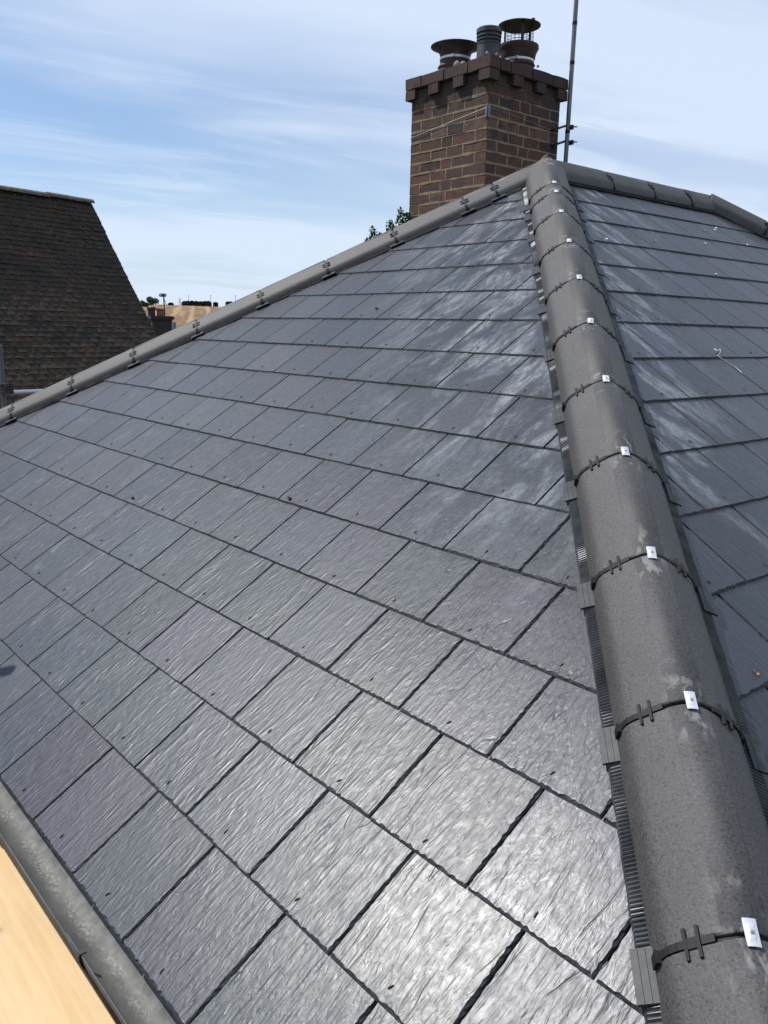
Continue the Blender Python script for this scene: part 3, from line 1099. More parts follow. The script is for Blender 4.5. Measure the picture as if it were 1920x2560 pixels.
# ------------------------------------------------------------------ brick chimney
CX, CY = -2.696, 3.849
WX, WY = 0.7775, 0.757
ZT = 3.140
CH = thing('chimney_stack', (CX - WX / 2, CY + WY / 2, 1.5), 'tall brick chimney stack with sandy mortar and three pots behind the roof peak', 'chimney')
PITCH = 0.0738


def brick_mesh(l, d, h, seed, nm='brick'):
    r = random.Random(seed)
    bm = bmesh.new()
    bmesh.ops.create_cube(bm, size=1)
    for v in bm.verts:
        v.co = Vector((v.co.x * l, v.co.y * d, v.co.z * h))
    bmesh.ops.subdivide_edges(bm, edges=[e for e in bm.edges if abs((e.verts[0].co - e.verts[1].co).x) > l * 0.9], cuts=3)
    for v in bm.verts:
        v.co += Vector((r.uniform(-.0022, .0022), r.uniform(-.0012, .0012), r.uniform(-.0022, .0022)))
    me = bpy.data.meshes.new(nm)
    bm.to_mesh(me); bm.free()
    me.materials.append(M_BRICK)
    return me


BM = {}


def brick(kind, var, l, d, h):
    k = (kind, var)
    if k not in BM:
        BM[k] = brick_mesh(l, d, h, hash(k) & 0xffff if False else 31 * var + len(kind) * 7, 'brick')
    return BM[k]


def put_brick(face, u0, u1, z0, z1, proud=0.0, depth=0.10, depth2=None):
    """face 'f' = the lit side (-Y), u from left end; 's' = the shaded side (+X), u from the near corner"""
    l = u1 - u0; h = z1 - z0
    kind = '%s%.3f%.3f%.3f' % ('x', l, h, depth)
    me = brick(kind, rnd.randrange(4), l, depth, h)
    um = (u0 + u1) / 2; zm = (z0 + z1) / 2
    j = rnd.uniform(-0.0015, 0.002)
    if face == 'f':
        mw = Matrix.Translation((CX - WX + um, CY - proud - j + depth / 2, zm))
    else:
        mw = Matrix.Translation((CX + proud + j - depth / 2, CY + um, zm)) @ Matrix.Rotation(math.pi / 2, 4, 'Z')
    mw = mw @ Matrix.Rotation(rnd.uniform(-.006, .006), 4, 'Y')
    link('brick', me, CH, mw)


J = 0.0135
PERP = []
zt = ZT - 2 * PITCH
row = 0
z1 = zt
sx = WX / 0.7775; sy = WY / 0.7775
while z1 > 1.75:
    z0 = z1 - PITCH
    a, b_ = z0 + J / 2, z1 - J / 2
    H, S_, Q = 0.1025, 0.215, 0.1538
    pat_hs = [H, S_, H, S_, H]; pat_sq = [S_, Q, Q, S_]
    kq = (0.7775 - 0.03) / (2 * S_ + 2 * Q); pat_sq = [w * kq for w in pat_sq]
    pf = pat_hs if row % 2 == 0 else pat_sq
    ps_ = pat_sq if row % 2 == 0 else pat_hs
    jit = lambda: rnd.uniform(-0.006, 0.006)
    # lit face: all bricks ; corner bricks belong to this face when it has stretchers
    for face, pat, sc_ in (('f', pf, sx), ('s', ps_, sy)):
        u = 0.0
        edges = []
        PERP.append((face, a, b_, edges))
        for i, w in enumerate(pat):
            edges.append((u, u + w * sc_)); u += (w + 0.01) * sc_
        for i, (e0, e1) in enumerate(edges):
            e0 += 0.0 if i == 0 else jit(); e1 += 0.0 if i == len(edges) - 1 else jit() * 0.5
            corner = (face == 'f' and i == len(edges) - 1) or (face == 's' and i == 0)
            if corner:
                # shared corner brick: keep the one that is a stretcher on its face
                if pat is pat_sq:
                    put_brick(face, e0, e1 if face == 'f' else e1, a, b_, 0.0, 0.1025)
            else:
                put_brick(face, e0, e1, a, b_, 0.0, 0.10)
    z1 = z0; row += 1
zbot = z1
# dentil course and top course
OV = 0.037
z0, z1 = ZT - 2 * PITCH, ZT - PITCH
for face, W_ in (('f', WX), ('s', WY)):
    n = 4
    tot = W_ + 2 * OV
    for i in range(n):
        c = -OV + 0.05 + (tot - 0.10) * i / (n - 1)
        if face == 's' and i == 0:
            continue
        put_brick(face, c - 0.05, c + 0.05, z0 + 0.004, z1 - 0.003, OV, 0.15 if not (face == 'f' and i == 3) else 0.10)
        if i < n - 1:
            c2 = c + (tot - 0.10) / (n - 1)
            put_brick(face, c + 0.055, c2 - 0.055, z0 + 0.004, z1 - 0.004, 0.0, 0.10)
z0, z1 = ZT - PITCH, ZT
for face, W_ in (('f', WX), ('s', WY)):
    u = -OV
    ws = [0.165, 0.228, 0.228, 0.206] if face == 'f' else [0.206, 0.215, 0.215, 0.163]
    tot = W_ + 2 * OV
    k = tot / (sum(ws) + 0.03)
    for i, w in enumerate(ws):
        e0, e1 = u, u + w * k
        if face == 's' and i == 0:
            e0 = -OV + 0.1025 + 0.006
        put_brick(face, e0, e1, z0 + 0.003, z1 + rnd.uniform(-.003, .003), OV, 0.1025)
        u = e1 + 0.01 * k
# back faces + mortar core
core = MB()
core.box((CX - WX / 2, CY + WY / 2, (zbot + zt) / 2), (WX - 0.009, WY - 0.009, zt - zbot))
core.box((CX - WX / 2, CY + WY / 2, ZT - PITCH - 0.002), (WX - 0.03, WY - 0.03, 2 * PITCH))
core.box((CX - WX / 2, CY + WY / 2, ZT - PITCH / 2 - 0.004), (WX + 2 * OV - 0.02, WY + 2 * OV - 0.02, PITCH - 0.008))
link('mortar', core.mesh('mortar', M_MORT), CH)
# rough slurried mortar beads squeezed along the bed joints on the two visible faces
bead = MB()
z = zt
while z > zbot + 0.05:
    for face in 'fs':
        W_ = WX if face == 'f' else WY
        n = 26
        strip = []
        for i in range(n + 1):
            u = W_ * i / n
            nz = mnoise.noise(Vector((u * 9, z * 5, 1.0 if face == 'f' else 4.0)))
            hw = 0.0058 + 0.0075 * (nz + 0.22)
            zc = z + 0.003 * mnoise.noise(Vector((u * 6, z * 3, 7)))
            strip.append((u, zc - hw, zc + hw))
        vs = []
        for u, a, b_ in strip:
            pr = 0.0012 + 0.0012 * rnd.random()
            for zz_, q in ((a, 0.002), (a + 0.002, -pr), (b_ - 0.002, -pr), (b_, 0.002)):
                vs.append((CX - WX + u, CY + q, zz_) if face == 'f' else (CX - q, CY + u, zz_))
        fs = []
        for i in range(n):
            for j in range(3):
                p = i * 4 + j
                f = (p, p + 4, p + 5, p + 1)
                fs.append(f)
        bead.add(vs, fs)
    z -= PITCH
for face, a, b_, edges in PERP:
    for (p0_, p1_), (q0_, q1_) in zip(edges, edges[1:]):
        um = (p1_ + q0_) / 2
        vs = []
        for k in range(5):
            zz_ = a - 0.004 + (b_ - a + 0.008) * k / 4
            w_ = 0.0068 + rnd.uniform(-0.002, 0.003); uo = um + rnd.uniform(-.002, .002); pr = 0.0012 + 0.001 * rnd.random()
            for u, q in ((uo - w_, 0.002), (uo - w_ * .6, -pr), (uo + w_ * .6, -pr), (uo + w_, 0.002)):
                vs.append((CX - WX + u, CY + q, zz_) if face == 'f' else (CX - q, CY + u, zz_))
        bead.add(vs, [(k * 4 + j, k * 4 + j + 1, k * 4 + j + 5, k * 4 + j + 4) for k in range(4) for j in range(3)])
link('mortar_smear', bead.mesh('mortar_smear', M_MORT), CH)
bk = MB()
z1 = zt
row = 0
while z1 > zbot + 0.02:
    off = 0.0 if row % 2 else 0.11
    for face in 'bl':
        W_ = WX if face == 'b' else WY
        u = -off
        while u < W_:
            e0, e1 = max(0, u), min(W_, u + 0.215)
            if e1 - e0 > 0.02:
                if face == 'b':
                    bk.box((CX - WX + (e0 + e1) / 2, CY + WY - 0.048, z1 - PITCH / 2), (e1 - e0, 0.10, PITCH - J))
                else:
                    bk.box((CX - WX + 0.046, CY + (e0 + e1) / 2 + 0.0, z1 - PITCH / 2), (0.10, min(e1 - e0, 0.215) * 0.98, PITCH - J - 0.001))
            u += 0.225
    z1 -= PITCH; row += 1
link('far_side_bricks', bk.mesh('far_side_bricks', M_BRICK), CH, None, kind='stuff')

# flaunching: irregular low mound
fl = MB()
n = 14
vs = []
for j in range(n + 1):
    for i in range(n + 1):
        u, v = i / n, j / n
        x = CX - WX - OV + 0.004 + (WX + 2 * OV - 0.008) * u
        y = CY - OV + 0.004 + (WY + 2 * OV - 0.008) * v
        e = min(u, 1 - u, v, 1 - v)
        z = ZT + 0.004 + 0.055 * smooth(0.0, 0.38, e) + 0.012 * mnoise.noise(Vector((x * 9, y * 9, 2))) + 0.006 * mnoise.noise(Vector((x * 31, y * 31, 5)))
        if e == 0:
            z = ZT - 0.004 + 0.006 * abs(mnoise.noise(Vector((x * 15, y * 15, 5))))
        vs.append((x, y, z))
fs = [(j * (n + 1) + i, j * (n + 1) + i + 1, (j + 1) * (n + 1) + i + 1, (j + 1) * (n + 1) + i) for j in range(n) for i in range(n)]
fl.add(vs, fs)
# lumps of broken mortar along the front edge
for (px, py, s) in ((-3.04, CY + 0.03, 0.026), (-3.0, CY + 0.05, 0.022), (-2.93, CY + 0.05, 0.014), (-2.72, CY - 0.005, 0.012), (-2.69, CY + 0.06, 0.010), (-2.66, CY + 0.45, 0.009)):
    bm = bmesh.new(); bmesh.ops.create_icosphere(bm, subdivisions=2, radius=s)
    for v in bm.verts:
        v.co *= 1 + 0.35 * mnoise.noise(v.co * 60 + Vector((px, 0, 0)) * 9)
    fl.add([(v.co.x + px, v.co.y + py, v.co.z * 1.1 + ZT + 0.022) for v in bm.verts], [tuple(v.index for v in f.verts) for f in bm.faces])
    bm.free()
link('flaunching', fl.mesh('flaunching', M_FLAUNCH, True), CH)


def pot(name, px, py, prof_, mat, label):
    mb = MB(); mb.lathe(prof_, 40)
    return link(name, mb.mesh(name, mat, True, 45), CH, Matrix.Translation((px, py, 0)), label=label)


def band(parent, px, py, r, z, h=0.016, gaps=()):
    mb = MB(); mb.lathe([(r, z - h / 2), (r + 0.002, z - h / 2), (r + 0.002, z + h / 2), (r, z + h / 2)], 40)
    mb.box((0.6 * r + 0, -0.82 * r, z), (0.03, 0.012, h * 1.2))
    link('clamp_band', mb.mesh('clamp_band', M_STEEL), parent, Matrix.Translation((px, py, 0)))


# left pot: flared open rain hood
lx, ly = -3.290, CY + 0.25
p_l = pot('chimney_pot', lx, ly, [(0.115, 3.14), (0.122, 3.20), (0.118, 3.222), (0.128, 3.236), (0.118, 3.250), (0.112, 3.262), (0.112, 3.28), (0.090, 3.28), (0.088, 3.14)], M_TERRA, 'squat terracotta pot with a wide rusty flared hood')
hood = MB()
hood.lathe([(0.108, 3.262), (0.110, 3.30), (0.114, 3.322), (0.124, 3.343), (0.142, 3.360), (0.168, 3.371), (0.184, 3.376), (0.183, 3.380), (0.150, 3.370), (0.108, 3.33), (0.10, 3.262)], 48)
link('flared_hood', hood.mesh('flared_hood', M_RUST, True, 60), p_l, Matrix.Translation((lx, ly, 0)))
band(p_l, lx, ly, 0.1125, 3.292)
# middle pot: slim louvred
mx, my = -2.955, CY + 0.25
p_m = pot('chimney_pot', mx, my, [(0.084, 3.14), (0.082, 3.318), (0.086, 3.32), (0.086, 3.328), (0.074, 3.331), (0.074, 3.339), (0.087, 3.342), (0.087, 3.352), (0.075, 3.355), (0.075, 3.363),
                                  (0.088, 3.366), (0.088, 3.377), (0.076, 3.380), (0.076, 3.388), (0.090, 3.392), (0.090, 3.418), (0.080, 3.426), (0.066, 3.424), (0.066, 3.2)], M_POT, 'slim dark grey pot with ribbed louvres')
# right pot: wide rim, mesh cage and flat rusty cap
rx, ry = CX - 0.25, 4.403
p_r = pot('chimney_pot', rx, ry, [(0.116, 3.14), (0.122, 3.21), (0.116, 3.228), (0.128, 3.240), (0.118, 3.256), (0.116, 3.270), (0.124, 3.282), (0.128, 3.31), (0.140, 3.34), (0.148, 3.352), (0.146, 3.374), (0.130, 3.380), (0.112, 3.372), (0.10, 3.14)], M_TERRA, 'terracotta pot with a wire cage and flat rain cap')
band(p_r, rx, ry, 0.1175, 3.268)
cg = MB()
nv = 22
for k in range(nv):
    a = 2 * math.pi * k / nv
    cg.tube([(0.105 * math.cos(a), 0.105 * math.sin(a), 3.36), (0.105 * math.cos(a), 0.105 * math.sin(a), 3.512)], 0.0016, 4)
for z in (3.378, 3.400, 3.422, 3.444, 3.466, 3.488):
    cg.tube([(0.105 * math.cos(2 * math.pi * k / 30), 0.105 * math.sin(2 * math.pi * k / 30), z) for k in range(31)], 0.0016, 4)
link('wire_cage', cg.mesh('wire_cage', M_RUST), p_r, Matrix.Translation((rx, ry, 0)))
cp = MB()
cp.lathe([(0.0005, 3.516), (0.06, 3.515), (0.13, 3.512), (0.152, 3.506), (0.154, 3.511), (0.13, 3.520), (0.06, 3.530), (0.0005, 3.534)], 48)
cp.box((0.145, -0.02, 3.516), (0.018, 0.02, 0.012))
link('rain_cap', cp.mesh('rain_cap', M_RUST, True, 40), p_r, Matrix.Translation((rx, ry, 0)))
for a in (math.radians(-35), math.radians(85), math.radians(205)):
    lg = MB()
    x, y = 0.108 * math.cos(a), 0.108 * math.sin(a)
    lg.box((x, y, 3.41), (0.022, 0.004, 0.22), Matrix.Rotation(a + math.pi / 2, 3, 'Z'))
    link('cap_leg', lg.mesh('cap_leg', M_RUST), p_r, Matrix.Translation((rx, ry, 0)))

# thin cable round the stack
cb = MB()
zc = 2.80
cb.tube([(CX - WX - 0.008, CY + 0.30, zc - 0.05), (CX - WX - 0.008, CY - 0.006, zc - 0.06), (CX - WX / 2, CY - 0.008, zc - 0.018), (CX - 0.02, CY - 0.009, zc + 0.022), (CX + 0.006, CY - 0.004, zc + 0.025)], 0.0014, 5)
cb.tube([(CX + 0.006, CY - 0.004, zc + 0.025), (CX + 0.008, CY + 0.3, zc + 0.01), (CX + 0.008, CY + 0.7, zc - 0.02)], 0.0012, 5)
link('lashing_wire', cb.mesh('lashing_wire', M_GALV), CH)
cl = MB()
cl.box((CX - 0.008, CY - 0.005, zc + 0.0), (0.018, 0.009, 0.075)); cl.box((CX + 0.004, CY + 0.008, zc), (0.008, 0.020, 0.075))
link('corner_bracket', cl.mesh('corner_bracket', M_GALVD), CH)

# ------------------------------------------------------------------ mast on the chimney
ptop, pbot = Vector((-2.60, 4.612, 3.638)), Vector((-2.60, 4.590, 2.565))
d_ = (ptop - pbot).normalized()
# true position of the mast at the far right corner of the stack
def at_x(x, y, X):
    d = ray(x, y); return CAM + d * ((X - CAM.x) / d.x)
A, B = at_x(1440.8, 0, CX + 0.06), at_x(1414, 404, CX + 0.06)
d_ = (A - B).normalized()
MAST = thing('aerial_mast', B - d_ * 0.5, 'slender grey metal mast leaning beside the chimney, clamped to its right side', 'aerial mast')
mm = MB()
mm.tube([B - d_ * 0.7, B + d_ * 0.2, A, A + d_ * 1.6], 0.0165, 14)
link('mast_tube', mm.mesh('mast_tube', M_GALVD, True), MAST)
tp = MB()
for s in (0.19, 0.62, 0.86):
    c = B + d_ * s * (A - B).length
    tp.tube([c - d_ * 0.012, c + d_ * 0.012], 0.0178, 12)
link('tape_band', tp.mesh('tape_band', M_BLACK), MAST)
for (py_, tw) in ((318, 0.02), (356, 0.0)):
    c = at_x(1420, py_, CX + 0.06)
    ar = MB()
    ar.box(((CX + c.x) / 2 - 0.0, c.y - 0.055, c.z - 0.008), (0.035, 0.17, 0.012), Matrix.Rotation(0.35, 3, 'X'))
    ar.box((c.x + 0.0, c.y + 0.02, c.z), (0.060, 0.018, 0.030))
    ar.tube([(c.x - 0.025, c.y - 0.01, c.z + 0.012), (c.x - 0.02, c.y + 0.075, c.z + 0.022)], 0.005, 6)
    ar.tube([(c.x + 0.025, c.y - 0.01, c.z - 0.004), (c.x + 0.025, c.y + 0.07, c.z + 0.01)], 0.005, 6)
    link('bracket', ar.mesh('bracket', M_BLACK), MAST)

# ------------------------------------------------------------------ scaffold board and tubes
bx = 0.225
BD = MB()
Lb = 3.9
hx0, hx1 = -3.0, 0.9
yaw = math.radians(0.9)
bm = bmesh.new()
bmesh.ops.create_cube(bm, size=1)
for v in bm.verts:
    v.co = Vector((v.co.x * Lb, v.co.y * bx, v.co.z * 0.038))
bmesh.ops.bevel(bm, geom=bm.edges[:], offset=0.003, segments=2, affect='EDGES')
me = bpy.data.meshes.new('scaffold_board'); bm.to_mesh(me); bm.free(); me.materials.append(M_WOOD)
bd = link('scaffold_board', me, None, Matrix.Translation((-1.05, -0.079, -0.369)) @ Matrix.Rotation(-yaw, 4, 'Z'),
          label='pale new timber scaffold board lying below the gutter at the lower left', category='scaffold board')
# putlog tube beneath it, so that the board rests on something
pt = MB(); pt.tube([(-2.6, -0.9, -0.414), (-2.6, 0.20, -0.414)], 0.024, 14); pt.tube([(0.6, -0.9, -0.414), (0.6, 0.20, -0.414)], 0.024, 14)


def tube_thing(name, p, q, r, label, cat, mat=M_GALV, group=None):
    mb = MB()
    p, q = Vector(p), Vector(q)
    c = p
    mb.tube([(0, 0, 0), q - p], r, 20)
    mb.tube([(q - p) * 0.999, (q - p)], r * 0.9, 12)
    o = link(name, mb.mesh(name, mat, True, 50), None, Matrix.Translation(p), label=label, category=cat)
    if group: o['group'] = group
    return o


tube_thing('scaffold_tube', (-2.6, -0.9, -0.414), (-2.6, 0.18, -0.414), 0.024, 'galvanised putlog tube under the far end of the scaffold board', 'scaffold tube')
tube_thing('scaffold_tube', (0.6, -0.9, -0.414), (0.6, 0.18, -0.414), 0.024, 'galvanised putlog tube under the near end of the scaffold board', 'scaffold tube')
# scaffold standard whose tip throws the small shadow on the slates at the left edge
tip_sh = Vector((-1.42, 0.175, 0.112))
k_ = (0.45) / 0.215
tipz = tip_sh + SUN * (0.50 / abs(SUN.y) )
tipz = tip_sh + SUN * ((tip_sh.y + 0.36) / abs(SUN.y))
tube_thing('scaffold_tube', (tipz.x, tipz.y, -5.0), tuple(tipz), 0.024, 'upright scaffold tube rising past the gutter just left of the view', 'scaffold tube')
a0, a1 = at_dist(-2, 860, 8.0), at_dist(9, 1000, 8.0)
tube_thing('scaffold_tube', (a1.x, a1.y, -5.0), (a0.x, a0.y, a0.z), 0.024, 'upright scaffold tube at the far left against the dark tiled roof', 'scaffold tube', M_GALVD)
b0, b1 = at_dist(-60, 986, 7.9), at_dist(330, 970, 9.2)
tube_thing('scaffold_tube', tuple(b0), tuple(b1), 0.024, 'shiny horizontal scaffold tube crossing behind the left hip', 'scaffold tube', M_GALV)
cc = at_dist(15, 976, 7.96)
cpm = MB()
cpm.tube([(-0.035, 0, -0.03), (-0.035, 0, 0.055)], 0.034, 10); cpm.box((0.02, 0.0, 0.01), (0.075, 0.08, 0.075), Matrix.Rotation(0.4, 3, 'Z')); cpm.tube([(0.03, -0.05, 0.05), (0.03, 0.05, 0.05)], 0.012, 8)
link('scaffold_coupler', cpm.mesh('scaffold_coupler', M_RUST), None, Matrix.Translation(cc), label='rusty coupler clamping the horizontal tube to the upright at the far left', category='scaffold coupler')
e0 = at_dist(435, 806, 9.6)
tube_thing('scaffold_tube', (e0.x, e0.y, -5.0), (e0.x, e0.y, e0.z), 0.024, 'short blue grey tube end poking up behind the left hip before the field', 'scaffold tube', simple('blue_grey_tube', (0.20, 0.25, 0.29), 0.5, metallic=0.4))

# ------------------------------------------------------------------ neighbour's steep tiled house
rd = Vector((-0.23054, 0.97306, 0))
nf = Vector((0.97306, 0.23054, 0))       # the roof slope faces this way
PH = math.radians(52.7)
P0 = at_dist(225, 503, 17.2)
NB = thing('tiled_house', (P0.x - nf.x * 0 - rd.x * 3, P0.y - rd.y * 3, -5.0), 'steep dark house roof of old clay tiles with lichen at the left edge', 'house')
dn = (nf * math.cos(PH) - Vector((0, 0, math.sin(PH)))).normalized()
nn = (nf * math.sin(PH) + Vector((0, 0, math.cos(PH)))).normalized()
TW, TG = 0.168, 0.1
NROW, NCOL = 66, 34


def tile_mesh(seed):
    r = random.Random(seed)
    mb = MB()
    w = TW - 0.003
    vs = []
    for (v, zt_) in ((0.0, 0.006), (0.07, 0.0105), (0.118, 0.016)):
        for i in range(4):
            u = w * i / 3
            cam_ = 0.004 * math.sin(math.pi * i / 3)
            vs.append((u + r.uniform(-.001, .001), -v + (r.uniform(-.005, .004) if v > 0.1 else 0), zt_ + cam_ + r.uniform(-.001, .001)))
    fs = []
    for j in range(2):
        for i in range(3):
            a = j * 4 + i
            fs.append((a, a + 4, a + 5, a + 1))
    n = len(vs)
    low = [(vs[8 + i][0], vs[8 + i][1], vs[8 + i][2] - 0.014) for i in range(4)]
    vs += low
    for i in range(3):
        fs.append((8 + i, n + i, n + i + 1, 9 + i))
    fs.append((0, n, 8, 4)); fs.append((3, 7, 11, n + 3))
    mb.add(vs, fs)
    return mb


TM = [tile_mesh(s) for s in range(6)]
TMM = [t.mesh('roof_tile', M_TILE) for t in TM]
tl = []
for i in range(NROW):
    off = 0.0 if i % 2 else TW / 2
    sag = 0.0
    for j in range(NCOL):
        s0 = -(j * TW) - off
        wob = 0.018 * mnoise.noise(Vector((s0 * 0.9, i * 0.13, 3.0))) + 0.006 * mnoise.noise(Vector((s0 * 4, i * 1.1, 8.0)))
        v = i * TG
        bell = 0.0
        o = P0 + rd * (s0 - TW) + dn * v + nn * (wob * 1.2 - 0.035 * math.sin(min(1, v / 5.0) * math.pi))
        tl.append((o, i, j))
        if j == 0 and i % 2 == 0:
            tl.append((o + rd * (TW / 2) + nn * 0.003, i, j))


def tmw(o):
    return frame(o, rd, -dn, nn) @ Matrix.Rotation(rnd.uniform(-.012, .012), 4, 'Z') @ Matrix.Rotation(rnd.uniform(-.02, .03), 4, 'X') @ Matrix.Rotation(rnd.uniform(-.012, .012), 4, 'Y')


def visible_t(o):
    q = project(o)
    return q is not None and q[0] > 0 and q[1] < 1010 - 0.452 * q[0]


vis_t = [t for t in tl if visible_t(t[0])]
vis_t.sort(key=lambda t: -((t[0] - CAM).length < 0) + (t[0] - CAM).length)
pick = set(id(t) for t in vis_t[:298])
trest = MB()
for t in tl:
    mw = tmw(t[0])
    if id(t) in pick:
        link('roof_tile', TMM[rnd.randrange(6)], NB, mw)
    else:
        q = TM[rnd.randrange(6)]
        trest.add([mw @ Vector(v) for v in q.v], q.f)
link('roof_tiles', trest.mesh('roof_tiles', M_TILE), NB, None, kind='stuff')
# body under the tiles: roof prism and walls
Wd = 4.6; hh = Wd * math.tan(PH)
E0 = P0 - Vector((0, 0, 0.09)) - rd * 0.03
E1 = P0 - rd * 9 - Vector((0, 0, 0.09))
bo = MB()
low = E0.z - hh
def q4(p, k, z): return (p.x + nf.x * k, p.y + nf.y * k, z)
bo.add([tuple(E0), tuple(E1), q4(E0, Wd, low), q4(E1, Wd, low), q4(E0, -Wd, low), q4(E1, -Wd, low)], [(0, 1, 3, 2), (1, 0, 4, 5), (0, 2, 4), (1, 5, 3)])
link('roof_core', bo.mesh('roof_core', M_DECK), NB)
wa = MB()
i0, i1 = E0 - rd * 0.12, E1 + rd * 0.12
wv_ = [q4(i0, Wd - .3, low + .3), q4(i1, Wd - .3, low + .3), q4(i1, -Wd + .3, low + .3), q4(i0, -Wd + .3, low + .3)]
wv_ += [(x, y, -5.2) for x, y, z in wv_]
wa.add(wv_, [(0, 1, 5, 4), (1, 2, 6, 5), (2, 3, 7, 6), (3, 0, 4, 7)])
link('wall', wa.mesh('wall', M_WALL), NB)
# ridge tiles
rt_m = []
for i in range(12):
    L_ = 0.44
    mb = MB()
    vs = []
    for y in (0, L_):
        for k in range(9):
            a = math.pi * k / 8
            vs.append((0.125 * math.cos(a), y, 0.085 * math.sin(a) - 0.055))
        for k in range(9):
            a = math.pi * k / 8
            vs.append((0.112 * math.cos(a), y, 0.072 * math.sin(a) - 0.055))
    fs = [(k, k + 18, k + 19, k + 1) for k in range(8)] + [(9 + k, 10 + k, 28 + k, 27 + k) for k in range(8)] + [(k, k + 1, k + 10, k + 9) for k in range(8)] + [(18 + k, 27 + k, 28 + k, 19 + k) for k in range(8)] + [(0, 9, 27, 18), (8, 26, 35, 17)]
    mb.add(vs, fs)
    o = P0 - rd * (0.452 * (i + 1) - 0.03) + Vector((0, 0, 0.012 + 0.014 * mnoise.noise(Vector((i * 0.6, 0, 0)))))
    link('ridge_tile', mb.mesh('ridge_tile', M_RTILE, True, 50), NB, frame(o, nf, rd, (0, 0, 1)) @ Matrix.Rotation(rnd.uniform(-.012, .012), 4, 'X') @ Matrix.Rotation(rnd.uniform(-.01, .01), 4, 'Z'))

# ------------------------------------------------------------------ small far chimney with two pots and an aerial
c0 = at_dist(399, 800, 27.0)
FC = thing('far_chimney', (c0.x, c0.y, -4.5), 'small dark brick chimney with two stubby pots beyond the tiled roof', 'chimney')
az_ = math.atan2(hill_dir.x, hill_dir.y)
Rz = Matrix.Rotation(-az_ + 0.25, 3, 'Z')


def farp(x, y, D=27.0):
    return at_dist(x, y, D)


ztop = farp(400, 796).z
st = MB()
st.box((c0.x, c0.y, (ztop - 4.5) / 2), (0.60, 0.72, ztop + 4.5), Rz)
st.box((c0.x, c0.y, ztop + 0.02), (0.70, 0.82, 0.10), Rz)
link('stack', st.mesh('stack', simple('sooty_far_brick', (0.030, 0.024, 0.022), 0.9, var=0.5, vscale=6)), FC)
nbk = MB()
for (px, py, rr, hgt, mt, nm) in ((379, 790, 0.115, 0.27, M_TERRA, 'near'), (401, 795, 0.105, 0.24, simple('orange_pot', (0.19, 0.085, 0.055), 0.8, var=0.3), 'b')):
    p = farp(px, py, 26.9)
    q = MB(); q.lathe([(rr * 0.95, 0), (rr, hgt * 0.75), (rr * 1.18, hgt * 0.8), (rr * 1.18, hgt), (rr * 0.8, hgt), (rr * 0.75, 0)], 20)
    link('chimney_pot', q.mesh('chimney_pot', mt, True, 40), FC, Matrix.Translation((p.x, p.y, ztop + 0.05)))
ta = farp(412, 795, 26.9); tb = farp(409, 736, 26.9)
TA = thing('grid_aerial', (ta.x, ta.y, ztop), 'dark grid shaped television aerial on a thin pole above the far small chimney', 'aerial')
q = MB(); q.tube([ta, tb], 0.019, 8); q.tube([farp(403, 765, 26.9), farp(411, 790, 26.9)], 0.008, 5); q.tube([farp(411, 748, 26.9), farp(417, 765, 26.9)], 0.008, 5)
link('pole', q.mesh('pole', M_BLACK), TA)
q = MB()
for a_, b2 in (((399, 735), (415, 735)), ((399, 741), (415, 741)), ((399, 738), (415, 738)), ((399, 735), (399, 741)), ((415, 735), (415, 741)), ((405, 735), (405, 741)), ((410, 735), (410, 741)), ((407.5, 735), (407.5, 741))):
    q.tube([farp(*a_, 26.9), farp(*b2, 26.9)], 0.014, 5)
link('grid', q.mesh('grid', M_BLACK), TA)

# ------------------------------------------------------------------ trees, hedges, poles on the hill


def crown_mesh(w, d, h, n, leaf, seed, mat, name='crown', lumps=7):
    r = random.Random(seed)
    L = [(r.uniform(-.32, .32) * w, r.uniform(-.32, .32) * d, r.uniform(.2, .62) * h, r.uniform(.24, .36)) for _ in range(lumps)]
    mb = MB()
    for i in range(n):
        lx_, ly_, lz_, lr = L[r.randrange(lumps)]
        while True:
            v = Vector((r.uniform(-1, 1), r.uniform(-1, 1), r.uniform(-1, 1)))
            if 0.25 < v.length < 1: break
        v = v * (0.75 + 0.25 * r.random())
        p = Vector((lx_ + v.x * lr * w, ly_ + v.y * lr * d, max(0.02 * h, lz_ + v.z * lr * h)))
        a = Vector((r.uniform(-1, 1), r.uniform(-1, 1), r.uniform(-1, 1))).normalized()
        b2 = a.cross(Vector((r.uniform(-1, 1), r.uniform(-1, 1), r.uniform(-1, 1)))).normalized()
        s = leaf * r.uniform(0.6, 1.3)
        mb.add([p - a * s, p + b2 * s * 0.6, p + a * s, p - b2 * s * 0.6], [(0, 1, 2, 3)])
    return mb.mesh(name, mat)


def tree(px, py_base, D, w, h, label, seed, name='tree', trunk=True, n=1500, leaf=0.2, mat=None, group=None):
    p = at_dist(px, py_base, D)
    gz = ground_z(p.x, p.y)
    T = thing(name, (p.x, p.y, gz - 0.1), label, 'tree' if trunk else 'hedge', group)
    top = p.z + h
    hb = top - gz
    cb_ = h if trunk else hb
    link('crown', crown_mesh(w, w * 0.9, cb_, n, leaf, seed, mat or M_FLEAF), T, Matrix.Translation((p.x, p.y, top - cb_)))
    if trunk:
        q = MB(); q.tube([(p.x, p.y, gz - .1), (p.x + .05 * w, p.y, gz + hb * .45), (p.x, p.y, gz + hb * .75)], [w * .05, w * .035, w * .015], 7)
        q.tube([(p.x + .04 * w, p.y, gz + hb * .4), (p.x + .25 * w, p.y + .1 * w, gz + hb * .75)], [w * .025, w * .01], 6)
        q.tube([(p.x + .04 * w, p.y, gz + hb * .4), (p.x - .22 * w, p.y - .05 * w, gz + hb * .7)], [w * .025, w * .01], 6)
        link('trunk', q.mesh('trunk', M_BARK), T)
    return T


